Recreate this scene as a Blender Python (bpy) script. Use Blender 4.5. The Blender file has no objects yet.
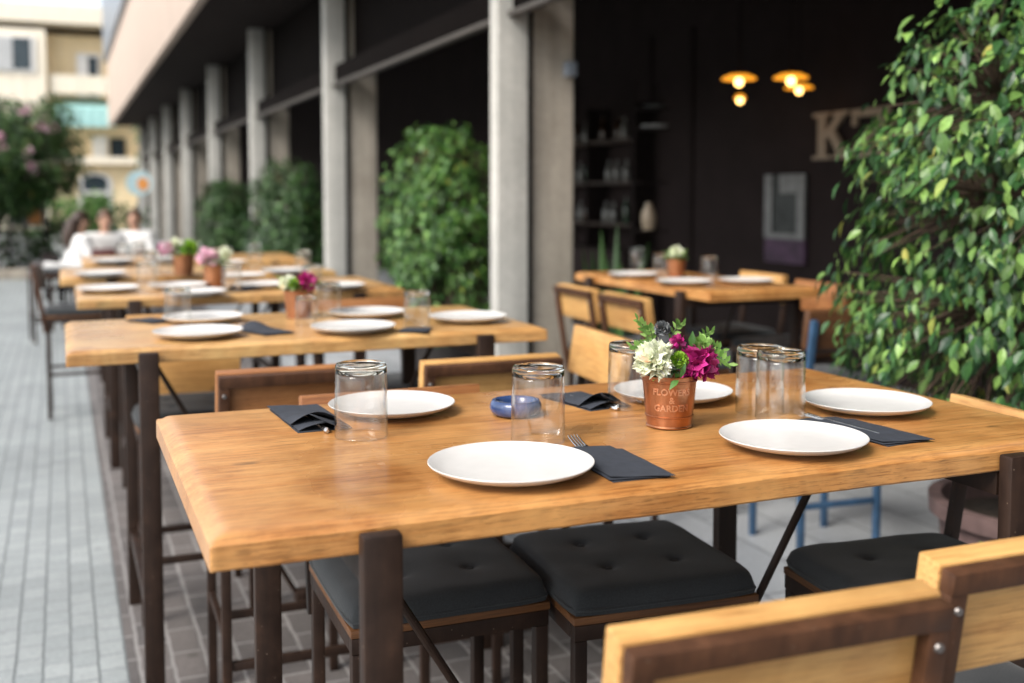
import bpy, bmesh, math, random
from mathutils import Vector, Matrix, Euler, noise as mnoise
R = math.radians
rnd = random.Random(7)
scene = bpy.context.scene
COL = scene.collection

# ------------------------------------------------------------------ camera
F, W, H = 1080.0, 1024, 683
YAW, PITCH, CAMZ, HORIZON = R(22.6), R(3.5), 1.5, 195.0
PPY = HORIZON + F * math.tan(PITCH)            # principal point row
cam_d = bpy.data.cameras.new('camera')
cam = bpy.data.objects.new('camera', cam_d); COL.objects.link(cam)
cam.location = (0, 0, CAMZ); cam.rotation_euler = (R(90) - PITCH, 0, -YAW)
cam_d.sensor_width = 36; cam_d.lens = 36 * F / W
cam_d.shift_y = (PPY - H / 2) / W
cam_d.clip_start = .05; cam_d.clip_end = 600
cam_d.dof.use_dof = True; cam_d.dof.focus_distance = 1.9; cam_d.dof.aperture_fstop = 2.15
cam_d.dof.aperture_blades = 9
scene.camera = cam
CM = Euler(cam.rotation_euler).to_matrix()

def ray(px, py):
    return CM @ Vector(((px - W / 2) / F, -(py - PPY) / F, -1))
def at(px, py, z=1.06):
    r = ray(px, py); t = (z - CAMZ) / r.z
    return Vector((r.x * t, r.y * t, z))
def at_y(px, py, Y):
    r = ray(px, py); t = Y / r.y
    return Vector((r.x * t, Y, CAMZ + r.z * t))
def at_x(px, py, X):
    r = ray(px, py); t = X / r.x
    return Vector((X, r.y * t, CAMZ + r.z * t))

# ------------------------------------------------------------------ materials
def newmat(name):
    m = bpy.data.materials.new(name); m.use_nodes = True
    nt = m.node_tree; nt.nodes.clear()
    return m, nt
def nd(nt, t, ins=None, **kw):
    n = nt.nodes.new(t)
    for k, v in kw.items(): setattr(n, k, v)
    for k, v in (ins or {}).items():
        s = n.inputs[k]
        if hasattr(v, 'is_output'): nt.links.new(v, s)
        else: s.default_value = v
    return n
def c4(c): return (c[0], c[1], c[2], 1)
def ramp(nt, fac, stops):
    n = nd(nt, 'ShaderNodeValToRGB', {'Fac': fac}); e = n.color_ramp.elements
    while len(e) < len(stops): e.new(.5)
    for el, (p, c) in zip(e, stops): el.position = p; el.color = c4(c)
    return n.outputs['Color']
def mix(nt, fac, a, b, mode='MIX'):
    n = nd(nt, 'ShaderNodeMix', data_type='RGBA', blend_type=mode)
    for s, v in ((n.inputs[0], fac), (n.inputs[6], a), (n.inputs[7], b)):
        if hasattr(v, 'is_output'): nt.links.new(v, s)
        elif isinstance(v, (int, float)): s.default_value = v
        else: s.default_value = c4(v)
    return n.outputs[2]
def coords(nt, scale=(1, 1, 1), rot=(0, 0, 0), rand=True):
    tc = nd(nt, 'ShaderNodeTexCoord').outputs['Object']
    if rand:
        oi = nd(nt, 'ShaderNodeObjectInfo').outputs['Random']
        mu = nd(nt, 'ShaderNodeMath', {0: oi, 1: 37.0}, operation='MULTIPLY').outputs[0]
        tc = nd(nt, 'ShaderNodeVectorMath', {0: tc, 1: mu}, operation='ADD').outputs[0]
    return nd(nt, 'ShaderNodeMapping', {'Vector': tc, 'Scale': scale, 'Rotation': rot}).outputs[0]
def noise(nt, vec, scale, detail=5, rough=.55, dist=0):
    return nd(nt, 'ShaderNodeTexNoise', {'Vector': vec, 'Scale': scale, 'Detail': detail, 'Roughness': rough, 'Distortion': dist}).outputs['Fac']
def finish(nt, col, rough=.5, metal=0, bump=None, bstr=.2, bdist=.005, **extra):
    b = nd(nt, 'ShaderNodeBsdfPrincipled')
    def put(k, v):
        s = b.inputs[k]
        if hasattr(v, 'is_output'): nt.links.new(v, s)
        else: s.default_value = c4(v) if (isinstance(v, tuple) and len(v) == 3) else v
    put('Base Color', col); put('Roughness', rough); put('Metallic', metal)
    for k, v in extra.items(): put(k.replace('_', ' '), v)
    if bump is not None:
        bn = nd(nt, 'ShaderNodeBump', {'Height': bump, 'Strength': bstr, 'Distance': bdist})
        nt.links.new(bn.outputs[0], b.inputs['Normal'])
    o = nd(nt, 'ShaderNodeOutputMaterial'); nt.links.new(b.outputs[0], o.inputs[0])
    return b
def plain(name, col, rough=.5, metal=0, var=.18, nscale=18, bstr=.1, **extra):
    m, nt = newmat(name)
    v = coords(nt)
    n = noise(nt, v, nscale, 6)
    d = tuple(c * (1 - var) for c in col); l = tuple(min(1, c * (1 + var)) for c in col)
    c = ramp(nt, n, [(.3, d), (.7, l)])
    finish(nt, c, rough, metal, noise(nt, v, nscale * 6, 4), bstr, .002, **extra)
    return m
def wood(name, dark, mid, light, axis=0, rough=(.3, .5), worn=.0, planks=0, knots=True, coat=0, pore=1.0):
    m, nt = newmat(name)
    s = [38, 38, 38]; s[axis] = 2.2
    v = coords(nt, tuple(s))
    grain = noise(nt, v, 1.0, 7, .6, .7)
    s2 = [260, 260, 260]; s2[axis] = 9
    v2 = coords(nt, tuple(s2))
    fine = noise(nt, v2, 1.0, 3, .6)
    base = ramp(nt, grain, [(.2, dark), (.46, mid), (.8, light)])
    pl = .4 * pore + .75 * (1 - pore)
    f = ramp(nt, fine, [(.3, (pl, pl * .84, pl * .74)), (.47, (1, 1, 1)), (.8, (1.2, 1.18, 1.15))])
    col = mix(nt, 1.0, base, f, 'MULTIPLY')
    v3 = coords(nt, (1.6, 1.6, 1.6))
    blot = noise(nt, v3, 1.5, 4, .6, .4)
    col = mix(nt, 1.0, col, ramp(nt, blot, [(.3, (.72, .64, .58)), (.62, (1.06, 1.05, 1.03))]), 'MULTIPLY')
    if planks:
        tc = nd(nt, 'ShaderNodeTexCoord').outputs['Object']
        sp = nd(nt, 'ShaderNodeSeparateXYZ', {0: tc})
        q = nd(nt, 'ShaderNodeMath', {0: sp.outputs[1], 1: planks}, operation='DIVIDE').outputs[0]
        fl = nd(nt, 'ShaderNodeMath', {0: q}, operation='FLOOR').outputs[0]
        wn = nd(nt, 'ShaderNodeTexWhiteNoise', {'W': fl}, noise_dimensions='1D').outputs['Value']
        col = mix(nt, 1.0, col, ramp(nt, wn, [(0, (.84, .80, .76)), (1, (1.1, 1.08, 1.05))]), 'MULTIPLY')
        fr = nd(nt, 'ShaderNodeMath', {0: q}, operation='FRACT').outputs[0]
        ln = nd(nt, 'ShaderNodeMath', {0: fr, 1: .012}, operation='LESS_THAN').outputs[0]
        ln = nd(nt, 'ShaderNodeMath', {0: ln, 1: .55}, operation='MULTIPLY').outputs[0]
        col = mix(nt, ln, col, tuple(c * .7 for c in dark))
    if knots:
        s4 = [7, 7, 7]; s4[axis] = 3.4
        v4 = coords(nt, tuple(s4))
        v4 = nd(nt, 'ShaderNodeVectorMath', {0: v4, 1: nd(nt, 'ShaderNodeVectorMath', {0: nd(nt, 'ShaderNodeTexNoise', {'Vector': v4, 'Scale': 5.0}).outputs['Color'], 1: (.25, .25, .25)}, operation='MULTIPLY').outputs[0]}, operation='ADD').outputs[0]
        vo = nd(nt, 'ShaderNodeTexVoronoi', {'Vector': v4, 'Scale': .8}).outputs['Distance']
        kn = ramp(nt, vo, [(.035, (.85,) * 3), (.085, (0, 0, 0))])
        col = mix(nt, kn, col, tuple(c * .3 for c in dark))
        for (sc_, al, lo, hi, am) in ((90, 5, .64, .72, .5), (260, 20, .58, .66, .75), (380, 45, .62, .69, .7)):
            s5 = [sc_, sc_, sc_]; s5[axis] = al
            v5 = coords(nt, tuple(s5))
            cr = noise(nt, v5, 1.0, 3, .55)
            crk = ramp(nt, cr, [(lo, (0, 0, 0)), (hi, (am * pore,) * 3)])
            col = mix(nt, crk, col, tuple(c * .35 for c in dark))
        pale = noise(nt, coords(nt, (4, 4, 4)), 1.0, 5, .65, .5)
        col = mix(nt, ramp(nt, pale, [(.42, (0, 0, 0)), (.8, (.6,) * 3)]), col, tuple(min(.75, c * 1.25) for c in light))
    if False:
        g = nd(nt, 'ShaderNodeNewGeometry').outputs['Pointiness']
        w = ramp(nt, g, [(.52, (0, 0, 0)), (.58, (worn, worn, worn))])
        col = mix(nt, w, col, (.5, .42, .34))
    ro = nd(nt, 'ShaderNodeMapRange', {'Value': blot, 'From Min': .3, 'From Max': .7, 'To Min': rough[0], 'To Max': rough[1]}).outputs[0]
    finish(nt, col, ro, 0, mix(nt, .5, fine, grain), .25, .002, Coat_Weight=coat, Coat_Roughness=.3)
    return m

M = {}
M['table_wood'] = wood('table_wood', (.29, .116, .033), (.47, .218, .066), (.63, .345, .128), 0, (.22, .38), .1, .21, True, .25, .72)
M['table_wood_pale'] = wood('table_wood_pale', (.40, .21, .075), (.56, .32, .12), (.67, .43, .19), 0, (.24, .4), .1, .21, True, .25, .7)
M['chair_wood'] = wood('chair_wood', (.40, .20, .064), (.53, .295, .10), (.62, .375, .145), 0, (.38, .52), pore=.35)
M['chair_wood_dark'] = wood('chair_wood_dark', (.17, .066, .022), (.28, .115, .038), (.36, .165, .058), 0, (.4, .55), pore=.4)
M['chair_wood_brown'] = wood('chair_wood_brown', (.05, .022, .009), (.09, .04, .016), (.13, .06, .025), 0, (.4, .55), knots=False)
M['chair_wood_black'] = wood('chair_wood_black', (.018, .010, .007), (.032, .018, .011), (.05, .028, .018), 0, (.4, .55), knots=False)
M['seat_board'] = wood('seat_board', (.06, .024, .009), (.12, .05, .016), (.18, .08, .027), 0, (.4, .6), knots=False)

def steel(name, a, m_, l):
    m, nt = newmat(name)
    v = coords(nt); n = noise(nt, v, 14, 7, .65)
    n2 = noise(nt, nd(nt, 'ShaderNodeMapping', {'Vector': v, 'Scale': (60, 60, 5)}).outputs[0], 1, 4)
    col = mix(nt, 1, ramp(nt, n, [(.3, a), (.58, m_), (.8, l)]), ramp(nt, n2, [(.3, (.72, .68, .66)), (.7, (1.2, 1.15, 1.1))]), 'MULTIPLY')
    vo = nd(nt, 'ShaderNodeTexVoronoi', {'Vector': v, 'Scale': 48.0}).outputs['Distance']
    col = mix(nt, ramp(nt, vo, [(.03, (.6, .6, .6)), (.08, (0, 0, 0))]), col, (.22, .16, .12))
    finish(nt, col, ramp(nt, n, [(.3, (.42,) * 3), (.7, (.62,) * 3)]), 0, n, .25, .003, Specular_IOR_Level=.3)
    return m
M['steel'] = steel('brown_steel', (.014, .0075, .0052), (.026, .0138, .009), (.06, .030, .018))
M['steel_rust'] = steel('rusted_steel', (.042, .019, .010), (.08, .036, .018), (.135, .064, .031))
M['steel_black'] = plain('black_steel', (.011, .008, .0075), .8, .0, .3, Specular_IOR_Level=.08)
M['rail_steel'] = plain('grey_rail_steel', (.085, .077, .07), .7, 0, .2, Specular_IOR_Level=.2)
M['bolt'] = plain('bolt_metal', (.26, .24, .23), .45, .8)
M['blue_metal'] = plain('blue_painted_metal', (.028, .07, .135), .5, 0, .25)
def fabric():
    m, nt = newmat('charcoal_fabric')
    v = coords(nt); n = noise(nt, v, 5, 4)
    wv = nd(nt, 'ShaderNodeTexWave', {'Vector': v, 'Scale': 160.0, 'Distortion': 1.0}).outputs['Fac']
    fz = noise(nt, v, 350, 2)
    col = mix(nt, 1, ramp(nt, n, [(.3, (.016, .019, .022)), (.7, (.027, .031, .034))]), ramp(nt, fz, [(.3, (.75, .75, .75)), (.7, (1.25, 1.25, 1.25))]), 'MULTIPLY')
    finish(nt, col, .95, 0, mix(nt, .5, wv, fz), .3, .001, Sheen_Weight=.12, Sheen_Roughness=.5)
    return m
M['fabric'] = fabric()
M['plate'] = plain('glazed_white', (.60, .592, .575), .28, 0, .03, 40, .02)
M['napkin'] = plain('charcoal_paper', (.024, .029, .040), .85, 0, .2, 60, .2)
M['cutlery'] = plain('polished_cutlery', (.62, .61, .60), .22, 1.0, .1)
M['blue_glaze'] = plain('blue_glaze', (.030, .062, .17), .25, 0, .35, 30, .1, Coat_Weight=.5)
M['copper'] = plain('copper_paint', (.46, .20, .10), .28, .95, .3, 25, .2)
M['copper_highlight'] = plain('highlit_copper', (.66, .35, .21), .30, .85, .2, 25, .2)  # same copper, with the highlights on the raised letters put into its colour
M['copper_plain'] = plain('orange_copper', (.30, .125, .055), .45, .5, .2, 25, .1)
M['soil'] = plain('soil', (.03, .02, .013), .95, 0, .5, 40, 1)
M['stem'] = plain('green_stem', (.07, .13, .03), .6)

def glass():
    m, nt = newmat('clear_glass')
    lw = nd(nt, 'ShaderNodeLayerWeight', {'Blend': .5}).outputs['Facing']
    tcol = ramp(nt, lw, [(.0, (.99, .99, .99)), (.6, (.965, .97, .965)), (.84, (.84, .85, .84)), (.95, (.55, .56, .55)), (1, (.3, .31, .3))])
    tr = nd(nt, 'ShaderNodeBsdfTransparent', {'Color': tcol})
    gl = nd(nt, 'ShaderNodeBsdfGlossy', {'Color': (1, 1, 1, 1), 'Roughness': .02})
    fr = nd(nt, 'ShaderNodeMapRange', {'Value': nd(nt, 'ShaderNodeMath', {0: lw, 1: 3.0}, operation='POWER').outputs[0], 'To Min': .05, 'To Max': .7})
    mx = nd(nt, 'ShaderNodeMixShader', {0: fr.outputs[0], 1: tr.outputs[0], 2: gl.outputs[0]})
    o = nd(nt, 'ShaderNodeOutputMaterial'); nt.links.new(mx.outputs[0], o.inputs[0])
    return m
M['glass'] = glass()
def glass_thick():
    m, nt = newmat('thick_glass')
    g = nd(nt, 'ShaderNodeBsdfGlass', {'Color': (.97, .98, .97, 1), 'Roughness': .0, 'IOR': 1.48})
    o = nd(nt, 'ShaderNodeOutputMaterial'); nt.links.new(g.outputs[0], o.inputs[0])
    return m
M['glass_base'] = glass_thick()

def leafmat(name, dark, mid, light, rough=.35, trans=.25):
    m, nt = newmat(name)
    ri = nd(nt, 'ShaderNodeNewGeometry').outputs['Random Per Island']
    col = ramp(nt, ri, [(0, dark), (.5, mid), (.86, light), (.975, tuple(min(1, c * 1.6) for c in light)), (1, (light[0] * 2.2, light[1] * 1.1, light[2]))])
    n = noise(nt, coords(nt, rand=False), 60, 3)
    col = mix(nt, 1, col, ramp(nt, n, [(.3, (.8, .8, .8)), (.7, (1.15, 1.15, 1.1))]), 'MULTIPLY')
    b = nd(nt, 'ShaderNodeBsdfPrincipled', {'Base Color': col, 'Roughness': rough})
    t = nd(nt, 'ShaderNodeBsdfTranslucent', {'Color': col})
    mx = nd(nt, 'ShaderNodeMixShader', {0: trans, 1: b.outputs[0], 2: t.outputs[0]})
    o = nd(nt, 'ShaderNodeOutputMaterial'); nt.links.new(mx.outputs[0], o.inputs[0])
    return m
M['ficus_leaf'] = leafmat('ficus_leaf', (.012, .042, .018), (.05, .14, .038), (.18, .31, .075), .38, .28)
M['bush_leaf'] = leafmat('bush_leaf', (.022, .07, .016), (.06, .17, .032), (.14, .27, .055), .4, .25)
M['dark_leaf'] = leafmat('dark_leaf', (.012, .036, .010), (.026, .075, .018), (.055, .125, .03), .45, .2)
M['tree_leaf'] = leafmat('tree_leaf', (.017, .045, .014), (.035, .085, .022), (.075, .15, .04), .5, .25)
M['sprig_leaf'] = leafmat('sprig_leaf', (.10, .22, .045), (.18, .34, .075), (.27, .44, .13), .5, .3)
M['petal_white'] = leafmat('white_petal', (.66, .72, .50), (.74, .78, .60), (.80, .82, .70), .6, .3)
M['petal_magenta'] = leafmat('magenta_petal', (.18, .004, .07), (.33, .01, .13), (.48, .03, .22), .5, .25)
M['petal_pink'] = leafmat('pink_petal', (.58, .30, .42), (.70, .42, .54), (.78, .56, .64), .6, .3)
M['petal_lime'] = leafmat('lime_petal', (.12, .26, .015), (.19, .37, .02), (.3, .48, .05), .6, .25)
M['thistle'] = leafmat('thistle', (.06, .065, .075), (.11, .12, .13), (.20, .21, .22), .7, .1)
M['bark'] = plain('bark', (.075, .048, .032), .9, 0, .4, 30, .8)
M['terracotta'] = plain('faded_terracotta', (.12, .075, .07), .8, 0, .3, 12, .3)
M['planter_dark'] = plain('dark_planter', (.022, .018, .017), .7, 0, .3)

def concrete(name, a, b, streak=.25):
    m, nt = newmat(name)
    v = coords(nt, rand=False)
    n = noise(nt, v, 2.2, 8, .65); n2 = noise(nt, v, 26, 5, .6)
    vs = nd(nt, 'ShaderNodeMapping', {'Vector': v, 'Scale': (7, 7, .35)}).outputs[0]
    st = noise(nt, vs, 1, 5, .6)
    col = ramp(nt, n, [(.3, a), (.7, b)])
    col = mix(nt, 1, col, ramp(nt, st, [(.3, (1 - streak,) * 3), (.65, (1.06,) * 3)]), 'MULTIPLY')
    col = mix(nt, 1, col, ramp(nt, n2, [(.3, (.88,) * 3), (.6, (1.03,) * 3)]), 'MULTIPLY')
    finish(nt, col, .85, 0, n2, .3, .006)
    return m
M['concrete_pale'] = concrete('pale_concrete', (.42, .415, .385), (.56, .55, .51), .28)
M['concrete_warm'] = concrete('warm_concrete', (.34, .30, .245), (.48, .43, .36), .35)
M['render_pink'] = concrete('pink_render', (.44, .35, .29), (.49, .395, .33), .08)
M['render_yellow'] = concrete('yellow_render', (.84, .67, .40), (.88, .72, .46), .1)
M['render_cream'] = concrete('cream_render', (.84, .76, .61), (.88, .80, .66), .1)
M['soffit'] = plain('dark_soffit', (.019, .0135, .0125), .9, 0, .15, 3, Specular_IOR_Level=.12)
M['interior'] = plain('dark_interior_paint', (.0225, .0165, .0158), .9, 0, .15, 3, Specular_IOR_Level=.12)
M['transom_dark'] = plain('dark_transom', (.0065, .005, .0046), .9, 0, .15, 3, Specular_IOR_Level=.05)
M['grey_band'] = plain('grey_blue_cladding', (.20, .23, .27), .4, 0, .1, 3)
M['dark_glass'] = plain('dark_window_glass', (.03, .045, .055), .12, 0, .3, 2)
M['pale_blind'] = plain('pale_blind', (.45, .46, .46), .7, 0, .08, 3)
M['white_paint'] = plain('white_paint', (.78, .77, .74), .5, 0, .04)
M['teal_awning'] = plain('teal_awning', (.36, .62, .60), .7, 0, .12, 4)
M['sign_letter'] = plain('brass_beige_letter', (.28, .22, .155), .55, .1, .12)
M['poster_dark'] = plain('poster_dark', (.03, .035, .034), .4, 0, .5, 6)
M['poster_pale'] = plain('poster_pale', (.20, .205, .20), .6, 0, .3, 8)
M['poster_purple'] = plain('poster_purple', (.06, .03, .06), .6, 0, .5, 8)
M['skin'] = plain('skin', (.50, .29, .20), .55, 0, .06)
M['hair_dark'] = plain('dark_hair', (.035, .018, .011), .5, 0, .3, 40)
M['hair_brown'] = plain('brown_hair', (.10, .05, .028), .5, 0, .3, 40)
M['white_cloth'] = plain('white_cloth', (.64, .64, .63), .85, 0, .05, 10, .3)
M['jeans'] = plain('dark_trousers', (.03, .035, .05), .9, 0, .2)
M['eye'] = plain('eye', (.02, .015, .012), .2)
M['lip'] = plain('lip', (.36, .11, .09), .5)
M['orange_paint'] = plain('orange_paint', (.72, .30, .08), .5)
M['sky_blue_paint'] = plain('pale_blue_paint', (.45, .62, .66), .5)
M['cream_ceramic'] = plain('cream_ceramic', (.34, .27, .19), .4)
M['dark_red'] = plain('dark_red_leather', (.08, .02, .018), .5)

def emit(name, col, s):
    m, nt = newmat(name)
    e = nd(nt, 'ShaderNodeEmission', {'Color': c4(col), 'Strength': s})
    o = nd(nt, 'ShaderNodeOutputMaterial'); nt.links.new(e.outputs[0], o.inputs[0])
    return m
M['bulb'] = emit('warm_bulb', (1, .55, .16), 4)
M['lamp_shade'] = None
def shade_mat():
    m, nt = newmat('amber_lamp_shade')
    b = nd(nt, 'ShaderNodeBsdfPrincipled', {'Base Color': (.75, .33, .04, 1), 'Roughness': .4})
    b.inputs['Emission Color'].default_value = (1, .36, .02, 1); b.inputs['Emission Strength'].default_value = .55
    o = nd(nt, 'ShaderNodeOutputMaterial'); nt.links.new(b.outputs[0], o.inputs[0]); return m
M['lamp_shade'] = shade_mat()

def paving(name, c1, c2, mort, bw, bh, ms, rough=.7, blot=.25, off=.5, stain=True, lines=0):
    m, nt = newmat(name)
    tc = nd(nt, 'ShaderNodeTexCoord').outputs['Object']
    sp = nd(nt, 'ShaderNodeSeparateXYZ', {0: tc})
    wob = noise(nt, tc, 9, 3)
    wx = nd(nt, 'ShaderNodeMath', {0: wob, 1: .012}, operation='MULTIPLY').outputs[0]
    xx = nd(nt, 'ShaderNodeMath', {0: sp.outputs[0], 1: wx}, operation='ADD').outputs[0]
    yy = nd(nt, 'ShaderNodeMath', {0: sp.outputs[1], 1: wx}, operation='ADD').outputs[0]
    v = nd(nt, 'ShaderNodeCombineXYZ', {0: yy, 1: xx}).outputs[0]
    br = nd(nt, 'ShaderNodeTexBrick', {'Vector': v, 'Color1': c4(c1), 'Color2': c4(c2), 'Mortar': c4(mort), 'Scale': 1.0,
        'Mortar Size': ms, 'Mortar Smooth': .3, 'Bias': 0, 'Brick Width': bw, 'Row Height': bh}, offset=off)
    n = noise(nt, tc, 1.3, 6, .6); n2 = noise(nt, tc, 70, 5, .7)
    col = mix(nt, 1, br.outputs['Color'], ramp(nt, n, [(.3, (1 - blot,) * 3), (.7, (1.08,) * 3)]), 'MULTIPLY')
    col = mix(nt, 1, col, ramp(nt, n2, [(.3, (.82,) * 3), (.65, (1.08,) * 3)]), 'MULTIPLY')
    if lines:
        q = nd(nt, 'ShaderNodeMath', {0: nd(nt, 'ShaderNodeMath', {0: xx, 1: lines}, operation='DIVIDE').outputs[0]}, operation='FRACT').outputs[0]
        q = nd(nt, 'ShaderNodeMath', {0: nd(nt, 'ShaderNodeMath', {0: q, 1: .5}, operation='SUBTRACT').outputs[0]}, operation='ABSOLUTE').outputs[0]
        col = mix(nt, 1, col, ramp(nt, q, [(.42, (1, 1, 1)), (.48, (.70, .71, .71))]), 'MULTIPLY')
    if stain:
        vo = nd(nt, 'ShaderNodeTexVoronoi', {'Vector': tc, 'Scale': 3.1}).outputs['Distance']
        col = mix(nt, ramp(nt, vo, [(.03, (.6,) * 3), (.07, (0, 0, 0))]), col, (.05, .045, .04))
    hgt = nd(nt, 'ShaderNodeMath', {0: br.outputs['Fac'], 1: -1.0}, operation='MULTIPLY').outputs[0]
    hgt = nd(nt, 'ShaderNodeMath', {0: hgt, 1: n2}, operation='ADD').outputs[0]
    finish(nt, col, rough, 0, hgt, .5, .004)
    return m
M['sett'] = paving('grey_setts', (.265, .293, .298), (.325, .352, .356), (.21, .23, .236), .115, .082, .005, .6, .18, lines=.082)
M['terrace'] = paving('brown_pavers', (.10, .092, .09), (.15, .135, .13), (.25, .24, .235), .2, .1, .007, .7)
M['pale_slab'] = paving('pale_slabs', (.33, .35, .37), (.40, .42, .44), (.13, .14, .15), .6, .3, .006, .45, .2, .5, False)
M['ground'] = plain('asphalt_ground', (.16, .165, .165), .9, 0, .2, 2, .3)

# ------------------------------------------------------------------ mesh helpers
class MB:
    def __init__(s): s.v = []; s.f = []; s.mi = []; s.cur = 0
    def add(s, vs, fs):
        o = len(s.v); s.v += [tuple(v) for v in vs]
        s.f += [tuple(i + o for i in f) for f in fs]; s.mi += [s.cur] * len(fs)
    def box(s, lo, hi, rot=None, bev=0, piv=None):
        lo = Vector(lo); hi = Vector(hi); c = (lo + hi) / 2; h = (hi - lo) / 2
        bm = bmesh.new(); bmesh.ops.create_cube(bm, size=2)
        for v in bm.verts: v.co = Vector((v.co.x * h.x, v.co.y * h.y, v.co.z * h.z))
        if bev: bmesh.ops.bevel(bm, geom=bm.edges[:], offset=min(bev, min(h) * .9), segments=2, profile=.6, affect='EDGES')
        bm.verts.index_update()
        vs = []
        for v in bm.verts:
            p = v.co + c
            if rot is not None:
                pv = Vector(piv) if piv is not None else c
                p = rot @ (p - pv) + pv
            vs.append(p)
        s.add(vs, [[x.index for x in f.verts] for f in bm.faces]); bm.free()
    def tube(s, pts, rad, n=8, cap=True):
        pts = [Vector(p) for p in pts]; m = len(pts)
        rads = rad if isinstance(rad, (list, tuple)) else [rad] * m
        vs, fs = [], []
        up = None
        for i, p in enumerate(pts):
            t = (pts[min(i + 1, m - 1)] - pts[max(i - 1, 0)]).normalized()
            if up is None:
                up = Vector((0, 0, 1)) if abs(t.z) < .9 else Vector((1, 0, 0))
            a = t.cross(up).normalized(); b = a.cross(t).normalized(); up = b
            for k in range(n):
                an = 2 * math.pi * k / n
                vs.append(p + (a * math.cos(an) + b * math.sin(an)) * rads[i])
        for i in range(m - 1):
            for k in range(n):
                fs.append((i * n + k, i * n + (k + 1) % n, (i + 1) * n + (k + 1) % n, (i + 1) * n + k))
        if cap:
            fs.append(tuple(range(n))[::-1]); fs.append(tuple((m - 1) * n + k for k in range(n)))
        s.add(vs, fs)
    def bar(s, a, b, w, h=None, up=(0, 0, 1)):
        a = Vector(a); b = Vector(b); h = h or w
        t = (b - a).normalized(); u = Vector(up)
        if abs(t.dot(u)) > .95: u = Vector((0, 1, 0))
        x = t.cross(u).normalized() * w / 2; y = x.cross(t).normalized() * h / 2
        vs = [p + sx * x + sy * y for p in (a, b) for sx, sy in ((-1, -1), (1, -1), (1, 1), (-1, 1))]
        s.add(vs, [(3, 2, 1, 0), (4, 5, 6, 7), (0, 1, 5, 4), (1, 2, 6, 5), (2, 3, 7, 6), (3, 0, 4, 7)])
    def lathe(s, prof, n=40, c=(0, 0, 0), wob=0):
        vs, fs = [], []; m = len(prof)
        for i, (r, z) in enumerate(prof):
            for k in range(n):
                an = 2 * math.pi * k / n
                rr = r * (1 + wob * math.sin(3 * an + 1) + wob * .6 * math.sin(5 * an + z * 40))
                vs.append((c[0] + rr * math.cos(an), c[1] + rr * math.sin(an), c[2] + z))
        for i in range(m - 1):
            for k in range(n):
                fs.append((i * n + k, i * n + (k + 1) % n, (i + 1) * n + (k + 1) % n, (i + 1) * n + k))
        s.add(vs, fs)
    def prism(s, poly, frame, depth):
        """poly: 2D list; frame: function (u, v, d) -> point"""
        n = len(poly)
        vs = [frame(u, v, 0) for u, v in poly] + [frame(u, v, depth) for u, v in poly]
        fs = [tuple(range(n)), tuple(range(2 * n - 1, n - 1, -1))] + [(i, i + n, (i + 1) % n + n, (i + 1) % n) for i in range(n)]
        s.add(vs, fs)
    def mesh(s, name, mats, smooth=30):
        me = bpy.data.meshes.new(name); me.from_pydata(s.v, [], s.f)
        for m in (mats if isinstance(mats, (list, tuple)) else [mats]): me.materials.append(m)
        me.polygons.foreach_set('material_index', s.mi)
        if smooth:
            me.polygons.foreach_set('use_smooth', [True] * len(me.polygons))
            bm = bmesh.new(); bm.from_mesh(me); bmesh.ops.recalc_face_normals(bm, faces=bm.faces[:]); bm.to_mesh(me); bm.free()
            me.set_sharp_from_angle(angle=R(smooth))
        me.update(); return me
    def build(s, name, mats, parent=None, smooth=30):
        o = bpy.data.objects.new(name, s.mesh(name, mats, smooth)); COL.objects.link(o)
        if parent is not None: o.parent = parent
        return o

def tag(o, label=None, cat=None, group=None, kind=None):
    if label: o['label'] = label
    if cat: o['category'] = cat
    if group: o['group'] = group
    if kind: o['kind'] = kind
    return o
def empty(name, loc=(0, 0, 0), rz=0, **kw):
    o = bpy.data.objects.new(name, None); COL.objects.link(o); o.empty_display_size = .1
    o.location = loc; o.rotation_euler = (0, 0, rz); tag(o, **kw); return o
def kids(o): return [c for c in COL.objects if c.parent == o]
CH = {}
def copy_tree(o, parent=None):
    c = o.copy(); COL.objects.link(c)
    if parent is not None: c.parent = parent
    for ch in list(o.children): copy_tree(ch, c)
    return c
def put(o, loc, rz=0, label=None, cat=None, group=None):
    o.location = loc; o.rotation_euler = (0, 0, rz); tag(o, label, cat, group); return o
def box1(name, lo, hi, mat, parent=None, bev=0, rot=None):
    b = MB(); b.box(lo, hi, rot, bev); return b.build(name, mat, parent)

# ------------------------------------------------------------------ ground
def sheet(name, x0, x1, y0, y1, z, mat):
    b = MB(); b.add([(x0, y0, z), (x1, y0, z), (x1, y1, z), (x0, y1, z)], [(0, 1, 2, 3)])
    return tag(b.build(name, mat, smooth=0), kind='structure')
sheet('ground', -160, 160, -160, 260, 0, M['ground'])
sheet('pavement', -9, .16, -8, 46, .004, M['sett'])
sheet('terrace', .16, 1.74, -8, 46, .008, M['terrace'])
sheet('path', 1.74, 6.1, -8, 46, .004, M['pale_slab'])

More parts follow.
